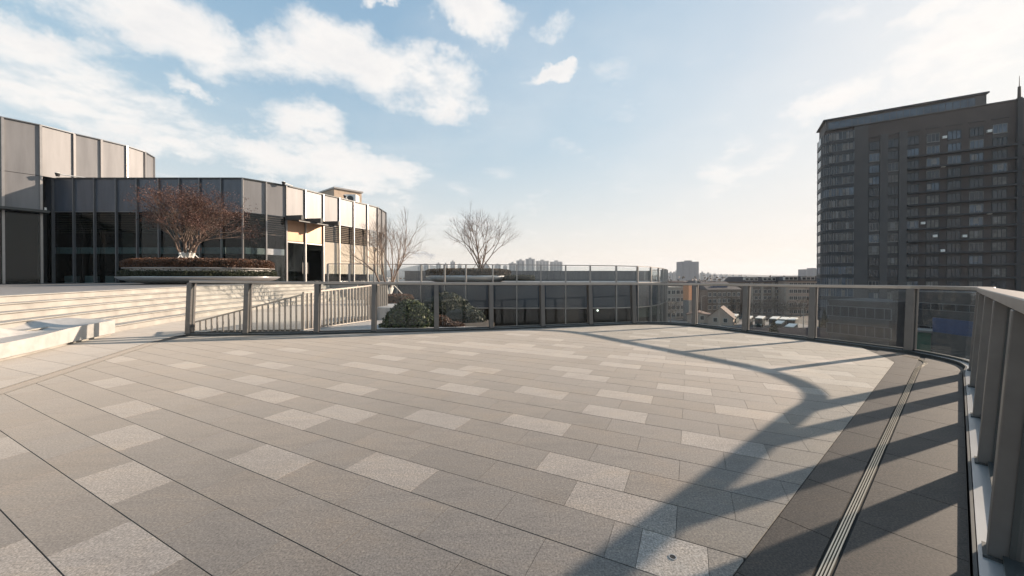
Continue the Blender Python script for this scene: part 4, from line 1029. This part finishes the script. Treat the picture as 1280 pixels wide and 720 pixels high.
# ------------------------------------------------------------------ skyline
M['far'] = panelmat('far_tower_render', (.42, .40, .38), 0, .9, .1); M['fardark'] = mat('far_tower_dark', (.22, .22, .23), .9)
def far_tower(label, x0, x1, ytop, Y, name='distant_tower', m='far', steps_=0, group='high-rise blocks on the horizon'):
    fr, w = span(x0, x1, Y, Y); zt_ = atY(x0, ytop, Y).z; t = thing(name, label, 'tower block', (*fr.P(w/2, 0), GZ), group)
    b = MB(); fr.box(b, 0, w, -w*.6, 0, GZ, zt_); b.build('wall', m, t)
    b = MB(); nb = max(2, int(w/9))
    for k in range(nb): fr.box(b, w*(k+.35)/nb, w*(k+.65)/nb, 0, .6, GZ, zt_-3)
    b.build('window_strip', 'fardark', t)
    b = MB(); fr.box(b, w*.35, w*.65, -w*.4, -w*.1, zt_, zt_+Y*.0035); b.build('roof_plant', m, t); return t
T = [(522, 528, 333, 1250), (530, 536, 331, 1250), (545, 551, 329.5, 1250), (554, 560, 330, 1250), (563, 569, 327, 1200), (572, 577, 331, 1250), (603, 611, 331, 1250), (618, 626, 331, 1250), (629, 634, 332, 1250)]
names = ['first', 'second', 'third', 'fourth', 'fifth', 'sixth', 'seventh', 'eighth', 'ninth']
for (a, c, y, Y), nme in zip(T, names): far_tower('small hazy high-rise, %s from the left behind the roof trees' % nme, a, c, y, Y)
T = [(636, 645, 329, 1100), (645.5, 656, 325.5, 1080), (657, 668.5, 323.5, 1050), (670, 686, 326, 1080), (688, 703, 327, 1090)]
for (a, c, y, Y), nme in zip(T, ['leftmost, half hidden', 'second and slim', 'tallest, middle', 'widest, fourth', 'rightmost']): far_tower('pale hazy high-rise in the group of five right of the roof tree, '+nme, a, c, y, Y)
far_tower('hazy blue round-topped office tower standing alone right of the glass pavilion', 851.5, 873.5, 327, 620, 'lone_tower', 'fardark')
fr, w = span(850, 851.2, 618, 618); 
T = [(836, 842, 341, 900), (843, 850, 339.5, 900), (876, 881, 341, 900), (883, 889, 342, 950), (891, 897, 343.5, 950), (900, 904, 344, 900), (906, 912, 344.5, 950), (914, 920, 345, 1000), (922, 928, 345, 950)]
for (a, c, y, Y), nme in zip(T, names): far_tower('low hazy block on the right horizon, %s from the left near the lone tower' % nme, a, c, y, Y, group='low blocks on the right horizon')
far_tower('hazy blue slab just left of the dark tower', 1008, 1030, 336.5, 500, 'distant_tower', 'fardark')
# hills
def ridge(name, x0, x1, Y, f, m):
    b = MB(); n = 90; vs = []
    for i in range(n+1):
        px = x0+(x1-x0)*i/n; z = atY(px, f(px), Y).z; X = (px-640)/F*Y
        vs += [(X, Y-Y*.16, GZ-2), (X, Y-.05*Y, GZ+(z-GZ)*.7), (X, Y, z), (X, Y+.2*Y, GZ-2)]
    b.add(vs, [(i*4+k, (i+1)*4+k, (i+1)*4+k+1, i*4+k+1) for i in range(n) for k in range(3)]); struct(b.build(name, m, smooth=True))
M['hill'] = mat('wooded_hill', (.05, .05, .04), .95, var=.3, scale=.01)
nz = lambda x, s: math.sin(x*.11*s+s)*.5+math.sin(x*.27*s+2*s)*.3+math.sin(x*.63*s)*.2
ridge('far_hills', -900, 1900, 3000, lambda x: 341.5-10.5*math.exp(-((x-533)/26)**2)-3*math.exp(-((x-500)/60)**2)+.8*nz(x, 1)+(2.5 if x > 780 else 0), 'hill')
ridge('near_hills', -900, 1900, 1900, lambda x: 344.5-2.2*math.exp(-((x-890)/60)**2)+.8*nz(x, 1.7), 'hill')
# woods between: tree belt behind the pavilion
random.seed(77); b = MB()
for _ in range(5000):
    x = random.uniform(-160, 420); Y = random.uniform(300, 420); h = 9+6*abs(math.sin(x*.05))+3*math.sin(x*.31); b.leaf((x*1.2, Y, GZ+random.random()*h), 3.2)
o = b.build('tree_belt', 'brownhedge', fix=False); struct(o, 'stuff', 'brown leafless belt of woodland trees before the distant high-rises'); o['category'] = 'woodland'
random.seed(78); b = MB()
# scatter of low town buildings
M['town'] = panelmat('town_render', (.34, .30, .26), 0, .9, .1)
rn = random.Random(5); tp = None
for k in range(44):
    Y = rn.uniform(185, 560); px = rn.uniform(812, 1030) if k < 34 else rn.uniform(560, 800); X = (px-640)/F*Y
    h = rn.uniform(6, 11.5)
    t = thing('town_house', 'low %s town building in the hazy roofscape, %s' % (rn.choice(('tan', 'grey', 'pale')), 'far below the horizon towers'), 'building', (X, Y, GZ), 'low buildings of the hazy town')
    w, d = rn.uniform(14, 34), rn.uniform(9, 14); b = MB(); b.box((X, Y, GZ+h/2), (w, d, h), rn.uniform(-.3, .1)); b.build('wall', rn.choice(('town', 'brick', 'creamwall')), t)
    b = MB(); b.box((X, Y, GZ+h+.3), (w+.6, d+.6, .6), 0); b.build('roof', rn.choice(('slate', 'redroof', 'town')), t)
# smoke plume (real volume)
pc = atY(527, 318, 1000); b = MB(); b.lathe([(.2, -10), (16, -8), (26, -1), (30, 3), (18, 9), (.2, 11)], (0, 0, 0), 20, 1.9, 1)
sm = b.build('smoke_plume', 'white', smooth=True); sm.location = pc; sm.rotation_euler = (0, R(14), 0)
m_ = bpy.data.materials.new('smoke'); m_.use_nodes = True; nt = m_.node_tree; nt.nodes.remove(nt.nodes['Principled BSDF'])
pv = nt.nodes.new('ShaderNodeVolumePrincipled'); pv.inputs['Color'].default_value = (.6, .65, .75, 1); nv = noise(nt, .05, 4)
dv = math_(nt, 'MULTIPLY', math_(nt, 'MAXIMUM', math_(nt, 'SUBTRACT', nv.outputs[0], .50), 0), .22); nt.links.new(dv, pv.inputs['Density']); nt.links.new(pv.outputs[0], nt.nodes['Material Output'].inputs['Volume'])
sm.data.materials[0] = m_; struct(sm, 'stuff', 'thin blue-grey smoke plume drifting over the distant high-rises'); sm['category'] = 'smoke'

# ------------------------------------------------------------------ haze
HAZE = .00021
b = MB(); b.box((0, 0, 60), (8400, 8400, 2*75), 0)
hz = b.build('haze', 'white'); m_ = bpy.data.materials.new('haze_air'); m_.use_nodes = True; nt = m_.node_tree; nt.nodes.remove(nt.nodes['Principled BSDF'])
pv = nt.nodes.new('ShaderNodeVolumePrincipled'); pv.inputs['Color'].default_value = (.86, .92, 1, 1); pv.inputs['Density'].default_value = HAZE; pv.inputs['Anisotropy'].default_value = .15
nt.links.new(pv.outputs[0], nt.nodes['Material Output'].inputs['Volume']); hz.data.materials[0] = m_; struct(hz, 'stuff')

# ------------------------------------------------------------------ light
AZ = R(69.8); EL = R(17.3)
sd = Vector((math.sin(AZ)*math.cos(EL), math.cos(AZ)*math.cos(EL), math.sin(EL)))
sl = bpy.data.lights.new('sun', 'SUN'); sl.energy = 5.0; sl.angle = R(.7); sl.color = (1, .81, .645)
so = bpy.data.objects.new('sun', sl); COL.objects.link(so); so.rotation_euler = sd.to_track_quat('Z', 'Y').to_euler(); so.location = (20, 8, 30)
W = bpy.data.worlds.new('World'); S.world = W; W.use_nodes = True; nt = W.node_tree
bg = nt.nodes['Background']; sky = nt.nodes.new('ShaderNodeTexSky'); sky.sky_type = 'NISHITA'; sky.sun_disc = False
sky.sun_elevation = EL; sky.sun_rotation = AZ; sky.air_density = 1.0; sky.dust_density = 1.2; sky.ozone_density = 1.0; sky.altitude = 50
tc = nt.nodes.new('ShaderNodeTexCoord'); D = tc.outputs['Generated']
def vm(op, a, b=None):
    n = nt.nodes.new('ShaderNodeVectorMath'); n.operation = op
    for i, v in enumerate((a, b)):
        if v is None: continue
        if isinstance(v, (tuple, Vector)): n.inputs[i].default_value = tuple(v)
        else: nt.links.new(v, n.inputs[i])
    return n
# warp the direction a little so that cloud outlines are ragged
wn = noise(nt, 4.5, 8, .66, vec=D); wv = vm('MULTIPLY', vm('SUBTRACT', wn.outputs['Color'], (.5, .5, .5)).outputs[0], (.26, .26, .2)); DW = vm('ADD', D, wv.outputs[0]).outputs[0]
clouds = [(95, 120, 190, 52, 1.0), (20, 60, 110, 45, .9), (270, 45, 190, 55, 1.0), (420, 60, 80, 50, 1.0), (530, 105, 95, 52, 1.05), (600, 22, 62, 38, 1.0), (474, 8, 30, 14, .9), (690, 93, 30, 14, 1.0), (375, 155, 70, 36, .9),
          (228, 100, 35, 14, .85), (430, 212, 110, 38, .95), (215, 193, 65, 22, .9), (330, 205, 90, 30, .9), (690, 35, 34, 24, .65), (1035, 122, 70, 28, .8), (1215, 60, 130, 60, 1.0), (1175, 12, 70, 24, .8), (935, 205, 70, 34, .6), (560, 290, 90, 20, .4), (1000, 40, 90, 25, .35)]
tot = None
for x, y, rx, ry, s in clouds:
    d0 = ray(x, y).normalized(); e1 = ray(x+rx, y).normalized()-d0; e2 = ray(x, y-ry).normalized()-d0
    a1 = e1/(e1.length**2); a2 = e2/(e2.length**2)
    df = vm('SUBTRACT', DW, d0).outputs[0]
    q1 = vm('DOT_PRODUCT', df, a1).outputs['Value']; q2 = vm('DOT_PRODUCT', df, a2).outputs['Value']
    r2 = math_(nt, 'MULTIPLY_ADD', q1, q1, math_(nt, 'MULTIPLY', q2, q2))
    front = math_(nt, 'GREATER_THAN', vm('DOT_PRODUCT', D, d0).outputs['Value'], .3)
    v = math_(nt, 'MULTIPLY', math_(nt, 'MULTIPLY', math_(nt, 'MAXIMUM', math_(nt, 'SUBTRACT', 1.25, r2), 0), s), front)
    tot = v if tot is None else math_(nt, 'MAXIMUM', tot, v)
sepv = nt.nodes.new('ShaderNodeSeparateXYZ'); nt.links.new(D, sepv.inputs[0])
dz = math_(nt, 'ADD', math_(nt, 'MAXIMUM', sepv.outputs[2], 0), .12)
pj = vm('DIVIDE', D, None); cmb = nt.nodes.new('ShaderNodeCombineXYZ')
for i in range(3): nt.links.new(dz, cmb.inputs[i])
nt.links.new(cmb.outputs[0], pj.inputs[1])
fn = noise(nt, 3.1, 10, .62, vec=pj.outputs[0])
fn2 = noise(nt, .9, 5, .55, vec=pj.outputs[0])
dens = math_(nt, 'ADD', math_(nt, 'MULTIPLY', tot, .95), math_(nt, 'MULTIPLY', math_(nt, 'SUBTRACT', fn.outputs[0], .5), 3.0))
back = math_(nt, 'MULTIPLY', math_(nt, 'MAXIMUM', math_(nt, 'SUBTRACT', fn2.outputs[0], .52), 0), 3.0)
cm = nt.nodes.new('ShaderNodeMapRange'); cm.interpolation_type = 'SMOOTHSTEP'; nt.links.new(dens, cm.inputs[0]); cm.inputs[1].default_value = .02; cm.inputs[2].default_value = 1.4
thin = math_(nt, 'MULTIPLY', math_(nt, 'ADD', back, .05), .35)
mask = math_(nt, 'MINIMUM', math_(nt, 'MAXIMUM', cm.outputs[0], thin), .93)
# grade the clear sky
hsv = nt.nodes.new('ShaderNodeHueSaturation'); hsv.inputs['Saturation'].default_value = 1.22; hsv.inputs['Value'].default_value = 1.0; nt.links.new(sky.outputs[0], hsv.inputs['Color'])
kk = vm('MULTIPLY', hsv.outputs[0], (2.95, 3.2, 3.5)).outputs[0]
den = vm('ADD', vm('MULTIPLY', kk, (1/5.5, 1/5.6, 1/5.6)).outputs[0], (1, 1, 1)).outputs[0]
soft = vm('DIVIDE', kk, den).outputs[0]
hf = math_(nt, 'MULTIPLY', math_(nt, 'POWER', 2.718, math_(nt, 'MULTIPLY', math_(nt, 'MAXIMUM', sepv.outputs[2], 0), -6.5)), .85)
SKYOUT = mixc(nt, hf, soft, (5.3, 4.55, 3.9))
shade = ramp(nt, math_(nt, 'ADD', math_(nt, 'MULTIPLY', fn.outputs[0], .7), math_(nt, 'MULTIPLY', dens, .18)), [(.25, (4.6, 4.55, 4.5)), (.5, (5.5, 5.25, 5.0)), (.75, (4.7, 4.6, 4.55))])
M['_cloud'] = None
skc = mixc(nt, mask, SKYOUT, shade.outputs[0])
nt.links.new(skc, bg.inputs['Color']); bg.inputs['Strength'].default_value = .10
# ------------------------------------------------------------------ render settings
S.render.engine = 'CYCLES'
vs_ = S.view_settings; vs_.view_transform = 'Standard'; vs_.look = 'None'; vs_.exposure = 0.95; vs_.gamma = 1; vs_.use_curve_mapping = False
S.cycles.transparent_max_bounces = 24; S.cycles.max_bounces = 8; S.cycles.volume_bounces = 0
S.render.resolution_x = 1024; S.render.resolution_y = 576
